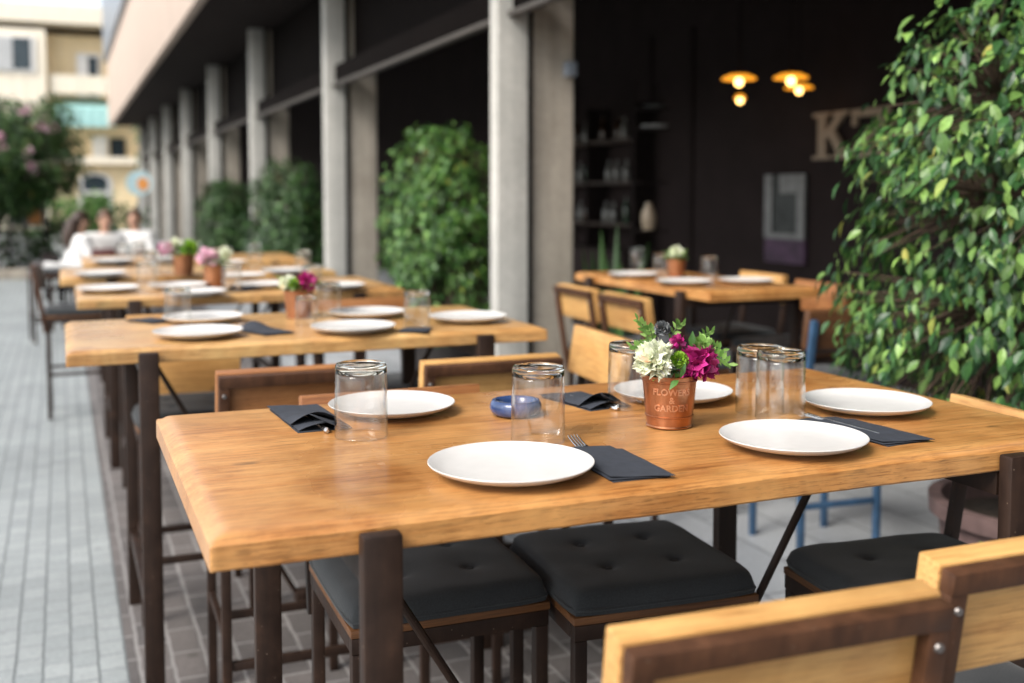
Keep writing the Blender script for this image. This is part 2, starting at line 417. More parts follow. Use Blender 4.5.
# ------------------------------------------------------------------ restaurant building
bld = empty('restaurant_building', (3, 20, 0), label='long concrete restaurant building with square pillars, pink upper storey and dark open ground floor', cat='building')
def bpart(name, boxes, mat, bev=0, smooth=30):
    b = MB()
    for lo, hi in boxes: b.box(Vector(lo) - Vector((3, 20, 0)), Vector(hi) - Vector((3, 20, 0)), None, bev)
    return b.build(name, mat, bld, smooth)
PY = [1.6 + 5.0 * k - 5 for k in range(0, 10)]
for y in PY:
    if y < -4: continue
    bpart('pillar', [((2.655, y + .02, 0), (2.872, y + .16, 3.995))], M['concrete_pale'], .008)
    bpart('inner_pillar', [((2.945, y + .10, 0), (3.245, y + .50, 3.994))], M['concrete_warm'], .01)
    bpart('steel_post', [((2.876, y + .11, 0), (2.941, y + .2, 3.993))], M['steel_black'])
for y0, y1 in zip(PY[1:-1], PY[2:]):
    bpart('beam', [((2.76, y0 + .165, 2.72), (2.84, y1 + .015, 2.90))], M['transom_dark'], .004)
    bpart('beam_rail', [((2.72, y0 + .165, 2.665), (2.79, y1 + .015, 2.70))], M['rail_steel'], .004)
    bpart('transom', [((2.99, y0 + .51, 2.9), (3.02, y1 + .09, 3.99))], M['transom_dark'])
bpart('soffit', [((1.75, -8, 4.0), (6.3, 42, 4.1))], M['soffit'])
bpart('fascia', [((1.62, -8, 3.95), (1.745, 42.0, 6.3))], M['render_pink'], .01)
bpart('window_band', [((1.50, -8, 6.31), (1.78, 42.2, 9.4))], M['grey_band'])
bpart('parapet', [((1.55, -8, 9.41), (1.85, 42.1, 10.4))], M['render_pink'])
bpart('roof', [((1.86, -8, 9.6), (12, 42, 9.8))], M['soffit'])
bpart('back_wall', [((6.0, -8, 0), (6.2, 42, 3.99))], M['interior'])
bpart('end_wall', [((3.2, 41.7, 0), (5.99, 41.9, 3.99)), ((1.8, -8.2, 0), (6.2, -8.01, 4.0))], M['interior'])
bpart('upper_wall', [((1.9, 41.8, 4.11), (12, 42, 9.59))], M['render_pink'])
# door frame and cable trims on the back wall
for y in (9.55, 10.4, 12.3): bpart('wall_panel', [((5.97, y, .1), (5.998, y + .06, 3.2))], M['soffit'])
# small alarm box on the front pillar
bpart('alarm_box', [((3.16, 6.62, 2.30), (3.235, 6.698, 2.40))], M['grey_band'], .01)

# sign letters on the back wall
p0 = at_x(815, 160, 5.97); p1 = at_x(849, 158, 5.97)
sg = empty('wall_sign', (5.97, p0.y, p0.z), label='large beige slab serif letters KZ on dark restaurant wall', cat='sign')
LH = at_x(817, 119, 5.97).z - at_x(817, 165, 5.97).z
def letter(polys, u0, wd):
    b = MB()
    def fr(u, v, d): return (-d, -(u0 + u * wd), v * LH)
    for i, pl in enumerate(polys): b.prism(pl, lambda u, v, d, i=i: fr(u, v, d + .0006 * i), .03 + .001 * i)
    return b.build('letter', M['sign_letter'], sg, 0)
wK = abs(at_x(815, 140, 5.97).y - at_x(851, 140, 5.97).y)
letter([[(.14, .0), (.36, .0), (.36, 1), (.14, 1)], [(0, 0), (.5, 0), (.5, .08), (0, .08)], [(0, .92), (.5, .92), (.5, 1), (0, 1)],
        [(.30, .36), (.50, .50), (.93, .97), (.70, .97), (.30, .52)], [(.44, .56), (.60, .64), (.98, .04), (.72, .04)],
        [(.58, 0), (1.08, 0), (1.08, .08), (.58, .08)], [(.58, .92), (1.02, .92), (1.02, 1), (.58, 1)]], 0, wK)
uZ = abs(at_x(815, 140, 5.97).y - at_x(854, 140, 5.97).y)
letter([[(0, .84), (1, .84), (1, 1), (0, 1)], [(0, .66), (.12, .66), (.12, .85), (0, .85)], [(.72, .84), (1, .84), (.28, .16), (0, .16)],
        [(0, 0), (1, 0), (1, .16), (0, .16)], [(.88, .15), (1, .15), (1, .34), (.88, .34)]], uZ, wK * .95)

# framed poster
q0 = at_x(766, 175, 5.96); q1 = at_x(804, 265, 5.96); qm = at_x(785, 239, 5.96)
po = empty('framed_poster', (5.96, q0.y, 0), label='pale framed poster with dark middle and purple foot on the dark wall', cat='poster')
def fb(name, y0, y1, z0, z1, x0, x1, mat):
    return box1(name, (x0 - 5.96, min(y0, y1) - q0.y, z0), (x1 - 5.96, max(y0, y1) - q0.y, z1), mat, po)
ya, yb = q0.y, q1.y; zt, zm, zb = q0.z, qm.z, q1.z
fb('backing', ya, yb, zm, zt, 5.965, 5.99, M['poster_dark'])
fb('frame', ya, ya - .11, zm, zt, 5.945, 5.963, M['poster_pale']); fb('frame', yb, yb + .10, zm, zt, 5.945, 5.963, M['poster_pale'])
fb('frame', ya - .112, yb + .102, zm, zm + .05, 5.945, 5.962, M['poster_pale']); fb('paper', yb + .11, yb + .34, zt - .17, zt, 5.94, 5.9615, M['poster_pale'])
fb('lower_print', ya, yb, zb, zm - .004, 5.955, 5.99, M['poster_purple'])

# pendant lamps
def lamp(px, py, d, label, r=.115, z=None):
    r_ = ray(px, py); p = Vector((0, 0, CAMZ)) + r_ * d
    e = empty('pendant_lamp', p, label=label, cat='lamp', group='lit pendant lamps over the indoor tables')
    b = MB(); b.lathe([(.02, .035), (r * .55, .03), (r, .006), (r * 1.01, -.004), (r * .96, -.004), (r * .5, .018), (.02, .022)], 28); b.build('shade', M['lamp_shade'], e)
    b = MB(); b.lathe([(.001, -.052), (.016, -.048), (.028, -.032), (.030, -.016), (.022, 0), (.014, .02), (.001, .021)], 20); b.build('bulb', M['bulb'], e)
    b = MB(); b.tube([(0, 0, .036), (0, 0, 4.0 - p.z)], .004, 6); b.build('cord', M['steel_black'], e)
    b = MB(); b.lathe([(.001, .07), (.02, .066), (.022, .03)], 14); b.build('socket', M['steel_black'], e)
lamp(739, 79, 7.3, 'lit amber pendant lamp standing alone, lamp farthest from the KZ sign')
lamp(791, 78, 7.3, 'lit amber pendant lamp higher of the two that overlap')
lamp(740, 98, 9.6, 'small lit amber pendant lamp hanging beneath the lone amber lamp', .05)
lamp(799, 88, 8.9, 'lit amber pendant lamp lower of the two that overlap')

# plant column with pale jars in the dark room
e = empty('plant_stand', at_y(650, 200, 7.8) * Vector((1, 1, 0)) if False else Vector((at_y(652, 200, 7.6).x, 7.6, 0)), label='tall thin black plant stand with trailing plant and pale jars', cat='plant stand')
b = MB()
for dx in (-.1, .1): b.box((dx - .008, .1, 0), (dx + .008, .116, 2.4))
b.build('frame', M['steel_black'], e)
zz = lambda py: at_y(652, py, 7.6).z
for py in (230, 182, 128, 108):
    box1('shelf', (-.12, -.06, zz(py) - .012), (.12, .1, zz(py)), M['steel_black'], e)
b = MB(); b.lathe([(.001, .002), (.045, .002), (.06, .07), (.055, .14), (.03, .19), (.025, .22), (.001, .22)], 20, (-.03, 0, zz(230))); b.build('jar', M['cream_ceramic'], e)
b = MB(); b.lathe([(.001, .002), (.10, .002), (.11, .025), (.001, .026)], 20, (.02, 0, zz(128))); b.build('dish', M['poster_pale'], e)
b = MB(); b.lathe([(.001, .002), (.09, .002), (.095, .02), (.001, .02)], 20, (.02, 0, zz(108))); b.build('dish', M['poster_dark'], e)

# dark bar shelves with bottles on the back wall
def bottle_mesh(name, h, r, mat):
    b = MB(); b.lathe([(.0008, .001), (r * .96, .001), (r, .006), (r, h * .58), (r * .8, h * .66), (r * .36, h * .76), (r * .34, h * .96), (r * .42, h * .965), (r * .42, h), (.0008, h)], 20)
    return b.mesh(name, mat, 50)
M['bottle_green'] = plain('dark_green_bottle', (.012, .035, .015), .15, 0, .2); M['bottle_brown'] = plain('dark_brown_bottle', (.03, .014, .006), .15, 0, .2); M['bottle_clear'] = plain('pale_bottle', (.12, .12, .11), .2, 0, .2)
BT = [bottle_mesh('bottle', .30, .038, M['bottle_green']), bottle_mesh('bottle', .27, .042, M['bottle_brown']), bottle_mesh('bottle', .24, .045, M['bottle_clear'])]
rb_ = random.Random(77)
e = empty('bar_shelf', (5.82, 11.4, 0), label='dark bar shelving with rows of bottles in the dark room', cat='shelf')
for zs in (1.15, 1.62, 2.09): box1('shelf', (-.12, -1.1, zs), (.14, 1.1, zs + .03), M['chair_wood_black'], e, .003)
for yy_ in (-1.1, 0, 1.1): box1('upright', (-.13, yy_ - .02, .9), (.15, yy_ + .02, 2.5), M['steel_black'], e)
box1('counter', (-.35, -1.3, .0), (.14, 1.3, .899), M['interior'], e, .01)
for zs in (1.18, 1.65, 2.12):
    for k in range(9):
        y_ = -1.0 + k * .245 + rb_.uniform(-.03, .03)
        if abs(y_) < .05: continue
        o = bpy.data.objects.new('bottle', rb_.choice(BT)); COL.objects.link(o); o.location = (5.82 + rb_.uniform(-.04, .04), 11.4 + y_, zs + .001)
        tag(o, 'dim bottle standing on the dark bar shelving', 'bottle', 'bottles on the bar shelving')

# ------------------------------------------------------------------ leaves
def leaf(b, p, d, nrm, L, Wd, fold=.25, droop=.25):
    """leaf from p along d, normal nrm"""
    d = d.normalized(); s = d.cross(nrm)
    if s.length < 1e-4: s = Vector((1, 0, 0))
    s.normalize(); n = s.cross(d).normalized()
    prof = [(0, .02), (.22, .72), (.5, 1.0), (.78, .55), (1.0, .03)]
    vs = []
    for t, w in prof:
        c = p + d * (L * t) - n * (droop * L * t * t)
        hw = w * Wd / 2
        vs += [c - s * hw + n * (fold * hw), c, c + s * hw + n * (fold * hw)]
    fs = []
    for i in range(4):
        a = i * 3
        fs += [(a, a + 1, a + 4, a + 3), (a + 1, a + 2, a + 5, a + 4)]
    b.add(vs, fs)
def rv(r): return Vector((r.gauss(0, 1), r.gauss(0, 1), r.gauss(0, 1))).normalized()
def crown(seed, inside, n_cl, per, L, spread, center, hang=.75, radial=True):
    """inside(p)->bool with bounds sampler; returns MB and clump centres"""
    r = random.Random(seed); b = MB(); cl = []
    while len(cl) < n_cl:
        p = inside(r)
        if p is None: continue
        cl.append(p)
        out = Vector((p.x - center[0], p.y - center[1], (p.z - center[2]) * .5))
        out = out.normalized() if out.length > .01 else Vector((1, 0, 0))
        k = r.randint(int(per * .6), int(per * 1.4))
        for _ in range(k):
            q = p + rv(r) * spread * r.random() ** .5
            d = (out * .55 + Vector((0, 0, -hang)) + rv(r) * .5)
            nr = (out + Vector((0, 0, .7)) + rv(r) * .6)
            l = L * r.choice((r.uniform(.4, .75), r.uniform(.75, 1.05), r.uniform(.9, 1.3)))
            leaf(b, q, d, nr, l, l * r.uniform(.42, .55))
    return b, cl

def potted(name, loc, pot_r, pot_h, z0, z1, prof, label, cat, lm, n_cl, per, L, spread, seed, pot_mat, trunk_r=.03, group=None, hang=.75, stems=5):
    e = empty(name, loc, label=label, cat=cat, group=group)
    b = MB(); b.lathe([(.001, .0), (pot_r * .78, .0), (pot_r * .96, pot_h * .9), (pot_r * 1.04, pot_h * .9), (pot_r * 1.05, pot_h), (pot_r * .93, pot_h), (pot_r * .9, pot_h * .86)], 36)
    b.build('planter', pot_mat, e)
    b = MB(); b.lathe([(.001, pot_h * .9), (pot_r * .5, pot_h * .9), (pot_r * .93, pot_h * .86)], 24, wob=.02); b.build('soil', M['soil'], e)
    def radius(t):
        for (t0, r0), (t1, r1) in zip(prof, prof[1:]):
            if t0 <= t <= t1: return r0 + (r1 - r0) * (t - t0) / max(1e-6, t1 - t0)
        return 0
    def inside(r):
        t = r.random(); z = z0 + (z1 - z0) * t; R0 = radius(t)
        if r.random() > (R0 / max(p[1] for p in prof)) ** 1.2: return None
        an = r.uniform(0, 2 * math.pi); q = r.random() ** .38
        nz = mnoise.noise(Vector((math.cos(an) * 1.7 + seed, math.sin(an) * 1.7, z * 2.3)))
        rr = R0 * q * (1 + .13 * nz)
        if nz < -.24 and q > .5: return None
        return Vector((rr * math.cos(an), rr * math.sin(an), z))
    b, cl = crown(seed, inside, n_cl, per, L, spread, (0, 0, (z0 + z1) / 2), hang)
    b.build('foliage', lm, e, 0)
    r = random.Random(seed + 1); b = MB()
    tops = []
    for k in range(stems):
        an = 2 * math.pi * k / stems + r.uniform(-.3, .3); a = Vector((math.cos(an) * .05, math.sin(an) * .05, pot_h * .85))
        m1 = Vector((math.cos(an) * pot_r * .35, math.sin(an) * pot_r * .35, z0 + (z1 - z0) * .3)); t1 = Vector((math.cos(an) * pot_r * .5 + r.uniform(-.05, .05), math.sin(an) * pot_r * .4, z0 + (z1 - z0) * r.uniform(.7, .9)))
        b.tube([a, a.lerp(m1, .5) + rv(r) * .02, m1, m1.lerp(t1, .5) + rv(r) * .03, t1], [trunk_r, trunk_r * .85, trunk_r * .7, trunk_r * .5, trunk_r * .25], 7)
        tops += [m1, m1.lerp(t1, .5), t1]
    for c in cl:
        t = min(tops, key=lambda q: (q - c).length)
        b.tube([t, t.lerp(c, .5) + rv(r) * .03, c], [trunk_r * .22, trunk_r * .15, trunk_r * .08], 5, False)
    b.build('trunk', M['bark'], e)
    return e
potted('ficus_plant', (2.89, 2.50, 0), .33, .52, .72, 2.17, [(0, .50), (.12, .60), (.35, .64), (.58, .64), (.70, .58), (.84, .51), (.94, .39), (1, .18)],
       'large weeping ficus with glossy green leaves in dark tub behind wooden dining table', 'plant', M['ficus_leaf'], 980, 12, .052, .072, 3, M['terracotta'], .022)
potted('rounded_ficus', (2.93, 8.55, 0), .30, .35, .35, 2.05, [(0, .40), (.2, .49), (.6, .52), (.85, .42), (1, .2)],
       'bright green rounded potted bush between two concrete pillars', 'bush', M['bush_leaf'], 1000, 12, .055, .08, 11, M['planter_dark'])
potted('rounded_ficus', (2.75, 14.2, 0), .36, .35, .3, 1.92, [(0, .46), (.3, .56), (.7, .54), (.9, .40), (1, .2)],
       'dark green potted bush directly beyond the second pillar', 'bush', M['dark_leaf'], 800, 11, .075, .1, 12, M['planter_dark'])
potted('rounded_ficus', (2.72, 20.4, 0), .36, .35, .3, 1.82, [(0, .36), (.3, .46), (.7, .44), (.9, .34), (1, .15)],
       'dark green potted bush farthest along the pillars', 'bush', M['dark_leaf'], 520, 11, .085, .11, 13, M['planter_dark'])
# low leafy plant near the table's end
e = empty('leafy_plant', at(985, 585, 0) if False else Vector((2.28, 2.05, 0)), label='small bright leafy pot plant low behind the table leg', cat='plant')
b = MB(); b.lathe([(.001, 0), (.11, 0), (.14, .30), (.15, .31), (.13, .31), (.12, .27), (.001, .27)], 24); b.build('pot', M['planter_dark'], e)
b = MB(); r = random.Random(5)
for k in range(26):
    an = r.uniform(0, 6.28); q = Vector((math.cos(an) * .05, math.sin(an) * .05, .30 + r.uniform(0, .22)))
    leaf(b, q, Vector((math.cos(an), math.sin(an), r.uniform(-.2, .9))), Vector((0, 0, 1)), r.uniform(.09, .16), r.uniform(.035, .055))
b.build('foliage', M['sprig_leaf'], e, 0)

e = empty('snake_plant', (3.40, 6.4, 0), label='dark upright snake plant behind the indoor table', cat='plant')
b = MB(); b.lathe([(.001, 0), (.14, 0), (.18, .42), (.19, .43), (.165, .43), (.15, .38), (.001, .38)], 24); b.build('pot', M['planter_dark'], e)
b = MB(); r = random.Random(15)
for k in range(16):
    an = r.uniform(0, 6.28); d = Vector((math.cos(an) * .22, math.sin(an) * .22, 1))
    leaf(b, Vector((math.cos(an) * .08, math.sin(an) * .08, .37)), d, Vector((math.cos(an), math.sin(an), 0)), r.uniform(.6, .95), r.uniform(.06, .08), .3, .03)
b.build('foliage', M['dark_leaf'], e, 0)

# ------------------------------------------------------------------ tables
TH, TT, TL, TW = 1.06, .046, 1.60, .82
def top_mesh(L, Wd, seed):
    b = MB(); n = 170
    bw, bd = .021, .0095                     # worn sloping edge: width and drop
    def prof(x, drop, shrink):
        nz = lambda k, f, a: mnoise.noise(Vector((x * f, seed, k))) * a
        a_ = nz(0, 3, .004) + nz(3, 16, .0018) + nz(6, 45, .0008); c_ = nz(9, 3, .004)
        w0 = -Wd / 2 + a_ + shrink; w1 = Wd / 2 - c_ - shrink; z0 = TH - TT
        j = nz(12, 9, .004) + nz(15, 40, .0018); g = nz(18, 12, .0016)
        e0 = max(drop, bd + g); k = .0028
        return [(w0 + k * .6, z0), (w0, z0 + k), (w0, TH - e0 - k), (w0 + k * .9, TH - e0 - k * .1),
                (w0 + bw * .55 + j, TH - max(drop, e0 * .42)), (w0 + bw + j, TH - max(drop, .0012)), (w0 + bw * 1.6 + j, TH - drop),
                (-Wd / 4, TH - drop), (0, TH - drop), (Wd / 4, TH - drop),
                (w1 - bw * 1.5, TH - drop), (w1 - bw, TH - max(drop, .0012)), (w1 - k, TH - max(drop, bd)), (w1, TH - max(drop, bd) - k), (w1, z0 + k), (w1 - k * .6, z0), (0, z0)]
    xs = [(0, .0125, .0028), (.0022, .0100, .0006), (.0045, .0088, 0), (.010, .0058, 0), (.018, .0022, 0), (.025, .0006, 0), (.034, 0, 0)]
    st = [(-L / 2 + d, dr, sh) for d, dr, sh in xs] + [(-L / 2 + .05 + (L - .10) * k / n, 0, 0) for k in range(n + 1)] + [(L / 2 - d, dr, sh) for d, dr, sh in reversed(xs)]
    vs, fs = [], []
    for x, dr, sh in st:
        pr = prof(x, dr, sh); m = len(pr)
        for y, z in pr:
            xx = x
            if abs(x) > L / 2 - .012: xx += mnoise.noise(Vector((y * 5, seed, 20 if x < 0 else 40))) * .003
            vs.append((xx, y, z))
    for i in range(len(st) - 1):
        for k in range(m): fs.append((i * m + k, i * m + (k + 1) % m, (i + 1) * m + (k + 1) % m, (i + 1) * m + k))
    fs.append(tuple(range(m))); fs.append(tuple(reversed(range((len(st) - 1) * m, len(st) * m))))
    b.add(vs, fs); return b
def make_table(loc, L, Wd, legs, label, wmat, seed, rz=0, braces=True):
    """legs: local x of the two leg frames"""
    e = empty('dining_table', loc, rz, label=label, cat='table', group='high wooden dining tables with dark steel legs')
    top_mesh(L, Wd, seed).build('tabletop', wmat, e, 28)
    lw, lt = .056, .030
    for x in legs:
        for sy in (-1, 1):
            b = MB(); y = sy * (Wd / 2 + .006 + lt / 2)
            b.box((x - lw / 2, y - lt / 2, .002), (x + lw / 2, y + lt / 2, TH - .013), None, .006)
            b.build('leg', M['steel'], e)
        b = MB(); b.box((x - .02, -Wd / 2 + .004, TH - TT - .045), (x + .02, Wd / 2 - .004, TH - TT - .003), None, .003); b.build('crossbar', M['steel'], e)
        b = MB(); b.box((x - .018, -Wd / 2 - .004, .25), (x + .018, Wd / 2 + .004, .285), None, .003); b.build('foot_rail', M['steel'], e)
    if braces:
        xc = sum(legs) / 2
        for x in legs:
            s = 1 if x < xc else -1
            b = MB(); b.tube([(x + s * .03, 0, TH - TT - .03), (xc - s * .02, s * .012, .12)], .0085, 10); b.build('brace', M['steel'], e)
        b = MB(); b.box((xc - .025, -.03, .09), (xc + .025, .03, .13), None, .004); b.build('brace_plate', M['steel'], e)
    return e
def table_at(x0, y0, L, Wd, lx, label, mat, seed, rz=0):
    return make_table((x0 + L / 2, y0 + Wd / 2, 0), L, Wd, [l - x0 - L / 2 for l in lx], label, mat, seed, rz)
T1 = table_at(.165, 1.405, 1.60, .855, (.385, 1.535), 'high wooden dining table with blue ashtray and lettered copper pot on it', M['table_wood'], 1)
table_at(.0, 3.27, 1.49, .81, (.22, 1.26), 'high wooden dining table with five plates, second along the street row', M['table_wood_pale'], 2)
table_at(.05, 4.92, 1.45, .84, (.28, 1.27), 'high wooden dining table third in the street row, with pink flower pot', M['table_wood_pale'], 3)
table_at(-.02, 6.24, 1.5, .78, (.24, 1.26), 'high wooden dining table fourth in the street row, with lime and white flowers', M['table_wood_pale'], 4)
table_at(.12, 7.52, 1.45, .82, (.35, 1.35), 'high wooden dining table fifth in the street row, closest to people in white', M['table_wood_pale'], 5)
make_table((3.02, 4.87, 0), 1.40, .62, (-.48, .48), 'high wooden dining table inside the dark open ground floor', M['table_wood'], 6, R(90))

# ------------------------------------------------------------------ chairs
def cushion_mesh():
    b = MB(); n = 40; S = .205; z0, z1 = .715, .764
    btn = [(-.075, -.075), (.075, -.075), (-.075, .075), (.075, .075)]
    def edge(u):
        return 1 - max(0, (abs(u) - .84) / .16) ** 2.4 if abs(u) > .84 else 1
    top, bot = [], []
    for j in range(n + 1):
        for i in range(n + 1):
            u = -1 + 2 * i / n; v = -1 + 2 * j / n
            k = (1 - abs(u) ** 18) * (1 - abs(v) ** 18)
            x, y = u * S, v * S
            cr = 1 - .045 * (v ** 4) * abs(u) ** 3
            x *= cr; y *= 1 - .045 * (u ** 4) * abs(v) ** 3
            z = z0 + .014 + (z1 - z0 - .014) * max(0, k) ** .5 + .004 * (1 - u * u) * (1 - v * v)
            for bx, by in btn:
                dd = math.hypot(x - bx, y - by); z -= .010 * math.exp(-(dd / .013) ** 2) + .005 * math.exp(-(dd / .05) ** 2)
            z += .0025 * mnoise.noise(Vector((x * 14, y * 14, 1)))
            top.append((x, y, z)); kk = .985
            bot.append((x * kk, y * kk, z0))
    N = (n + 1) ** 2; fs = []
    for j in range(n):
        for i in range(n):
            a = j * (n + 1) + i
            fs.append((a, a + 1, a + n + 2, a + n + 1)); fs.append((N + a, N + a + n + 1, N + a + n + 2, N + a + 1))
    ring = [i for i in range(n + 1)] + [j * (n + 1) + n for j in range(1, n + 1)] + [n * (n + 1) + i for i in range(n - 1, -1, -1)] + [j * (n + 1) for j in range(n - 1, 0, -1)]
    for a, c in zip(ring, ring[1:] + ring[:1]): fs.append((a, N + a, N + c, c))
    b.add(top + bot, fs); return b
CUSH = cushion_mesh().mesh('cushion', M['fabric'], 60)
b = MB(); b.lathe([(.001, .003), (.006, .0024), (.009, 0), (.001, -.001)], 16); BUTTON = b.mesh('button', M['fabric'], 60)
b = MB(); ring_ = []
for k_ in range(64):
    t_ = 2 * math.pi * k_ / 64; c_, s_ = math.cos(t_), math.sin(t_)
    q_ = (abs(c_) ** 14 + abs(s_) ** 14) ** (-1 / 14)
    ring_.append((c_ * q_ * .2035, s_ * q_ * .2035, .727))
b.tube(ring_ + [ring_[0]], .0032, 8, False); PIPING = b.mesh('piping', M['fabric'], 60)
LEAN = R(9)
def make_chair(name='bar_chair', back=True, wmat='chair_wood', metal='steel', rear_frame=True, panel=(.90, 1.065)):
    e = empty(name); e.scale.z = .979
    m = M[metal]
    o = bpy.data.objects.new('seat_cushion', CUSH); COL.objects.link(o); o.parent = e
    for bx in (-.075, .075):
        for by in (-.075, .075):
            ob = bpy.data.objects.new('button', BUTTON); COL.objects.link(ob); ob.parent = o; ob.location = (bx, by, .7555)
    ob = bpy.data.objects.new('piping', PIPING); COL.objects.link(ob); ob.parent = o
    box1('seat_board', (-.2, -.2, .698), (.2, .2, .714), M['seat_board'], e, .003)
    b = MB(); t = .026
    for lo, hi in (((-.198, -.198, .666), (.198, -.172, .697)), ((-.198, .172, .666), (.198, .198, .697)), ((-.198, -.171, .666), (-.172, .171, .697)), ((.172, -.171, .666), (.198, .171, .697))): b.box(lo, hi, None, .002)
    b.build('seat_frame', m, e)
    for sx in (-1, 1):
        b = MB(); b.box((sx * .184 - .013, .171, .002), (sx * .184 + .013, .197, .665), None, .003); b.build('leg', m, e)
        b = MB(); b.box((sx * .184 - .013, -.197, .002), (sx * .184 + .013, -.171, .665), None, .003); b.build('leg', m, e)
        box1('rung', (sx * .184 - .009, -.17, .30), (sx * .184 + .009, .17, .322), m, e, .002)
    box1('rung', (-.17, .175, .22), (.17, .193, .245), m, e, .002)
    box1('rung', (-.17, -.193, .22), (.17, -.175, .245), m, e, .002)
    if back:
        rt = Matrix.Rotation(LEAN, 3, 'X'); piv = (0, -.2, .70)
        z0, z1 = panel
        for sx in (-1, 1):
            b = MB(); b.box((sx * .19 - .014, -.226, .60), (sx * .19 + .014, -.204, z1 - .033), rt, .003, piv); b.build('back_post', M['steel_rust'] if (metal == 'steel' and rear_frame) else m, e)
        b = MB(); b.box((-.207, -.2025, z0), (.207, -.165, z1), rt, .004, piv)
        b.build('backrest', M[wmat], e)
        if rear_frame:
            b = MB(); b.box((-.2045, -.2275, z1 - .034), (.2045, -.2035, z1 - .003), rt, .003, piv); b.build('back_frame', M['steel_rust'] if metal == 'steel' else m, e)
            for sx in (-1, 1):
                bo = MB(); bo.lathe([(.001, .004), (.005, .0035), (.0065, 0)], 12)
                ob = bo.build('bolt', M['bolt'], e)
                ob.matrix_local = Matrix.Translation(piv) @ rt.to_4x4() @ Matrix.Translation(Vector((sx * .19, -.2262, z1 - .055)) - Vector(piv)) @ Matrix.Rotation(R(90), 4, 'X')
    return e
G = 'bar height chairs with wooden backs around the tables'
pr = make_chair()
put(pr, (.740, 1.212, 0), R(-2.5), 'pale wooden chair back with round knot and bolted dark frame, overlapping another chair', 'chair', G)
def chair(proto, x, y, rz, label, group=G):
    return put(copy_tree(proto), (x, y, 0), rz, label, 'chair', group)
chair(pr, 1.216, 1.275, R(-1), 'pale wooden chair back partly behind the chair with the knot')
prd = make_chair(wmat='chair_wood_dark')
put(prd, (.57, 3.10, 0), R(-1), 'reddish brown chair back with dark frame beyond the napkin corner of table', 'chair', G)
chair(pr, 1.115, 3.06, R(-1), 'honey wooden chair back with bolted frame behind the blue ashtray')
prp = make_chair(rear_frame=False, wmat='chair_wood_dark', panel=(.92, 1.085))
put(prp, (.675, 2.10, 0), R(179), 'charcoal cushioned chair whose red brown back shows over the table by a tumbler', 'chair', G)
prg = make_chair(rear_frame=False, panel=(.91, 1.075))
put(prg, (1.60, 1.67, 0), R(84), 'pale backed chair at the table end beside the big ficus', 'chair', G)
chair(prg, 1.39, 3.16, R(86), 'chair with plain pale wooden back standing between table and concrete pillar')
prt = make_chair(rear_frame=False, panel=(.752, 1.07))
put(prt, (.42, 4.06, 0), R(180), 'wooden chair with deep yellow back seen beneath the second table', 'chair', G)
chair(prp, 1.16, 4.22, R(180), 'brown wooden chair back between tumbler and bush')
prk = make_chair(wmat='chair_wood_black')
put(prk, (.08, 7.95, 0), R(-90), 'dark bar chair standing out at the walkway end of a far table', 'chair', G)
chair(pr, 2.62, 4.86, R(-90), 'wooden chair at the far end of the indoor table, beside the pillar')
chair(pr, 2.62, 4.36, R(-90), 'wooden chair second along the side of the indoor table')
chair(prd, 3.46, 4.62, R(90), 'brown chair on the far side of the indoor table')
chair(prg, 3.5, 5.2, R(90), 'pale chair on the far side of the indoor table, deeper inside')
prb = make_chair(metal='blue_metal', wmat='chair_wood_brown', rear_frame=False)
put(prb, (2.95, 3.72, 0), R(-4), 'blue legged chair with brown wooden back beside the ficus', 'chair', G)
SG = 'backless bar stools with charcoal cushions'
ps = make_chair('bar_stool', back=False)
put(ps, (1.09, 1.985, 0), R(-4), 'backless charcoal cushioned stool tucked under table beneath the copper pot', 'stool', SG)
put(copy_tree(ps), (-.12, 12.0, 0), R(8), 'dark backless stool far down the walkway near the seated people', 'stool', SG)
put(copy_tree(ps), (.45, 9.35, 0), R(0), 'dark backless stool just behind the fifth table', 'stool', SG)

# ------------------------------------------------------------------ tableware
b = MB(); pr_ = [(.001, .004), (.05, .004), (.085, .0055), (.112, .0095), (.128, .0155), (.1345, .0205), (.1362, .0225), (.1355, .0235), (.133, .0228), (.120, .0165), (.105, .0125), (.08, .0105), (.04, .010), (.001, .0098)]
b.lathe([(.001, .0), (.075, .0), (.08, .003)] + pr_[2:], 72); PLATE = b.mesh('plate', M['plate'], 50)
def plate(px, py, label, z=TH, s=1.0, grp='white dinner plates on the tables'):
    o = bpy.data.objects.new('plate', PLATE); COL.objects.link(o); o.location = at(px, py, z + .018) - Vector((0, 0, .018 - .0012)); o.scale = (s,) * 3
    o.rotation_euler.z = rnd.uniform(0, 6); return tag(o, label, 'plate', grp)
gr, gh = .0445, .122
bb = MB(); bb.lathe([(gr * .955, .0012), (gr * .965, .0002), (gr * .985, .0), (gr, .0012), (gr * .985, .05), (gr * .965, gh - .016)], 56)
bb.lathe([(gr * .955, .0012), (gr * .94, .05), (gr * .915, gh - .022), (gr * .89, gh - .0175), (gr * .80, gh - .015), (.0008, gh - .0145)], 56)
GBODY = bb.mesh('glass_body', M['glass'], 60)
bb = MB(); bb.lathe([(.0006, gh - .0125), (gr * .79, gh - .0128), (gr * .90, gh - .0158), (gr * .965, gh - .0155), (gr * .955, gh - .005), (gr * .91, gh - .0008), (gr * .82, gh), (gr * .70, gh - .0022), (.0006, gh - .003)], 56)
GBASE = bb.mesh('glass_base', M['glass_base'], 60)
def tumbler(px, py, label, z=TH, s=1.0):
    e = empty('tumbler', at(px, py, z) + Vector((0, 0, .001)), label=label, cat='glass', group='upturned clear tumblers on the tables'); e.scale = (s,) * 3
    for nm, me in (('body', GBODY), ('base', GBASE)):
        o = bpy.data.objects.new(nm, me); COL.objects.link(o); o.parent = e
    return e
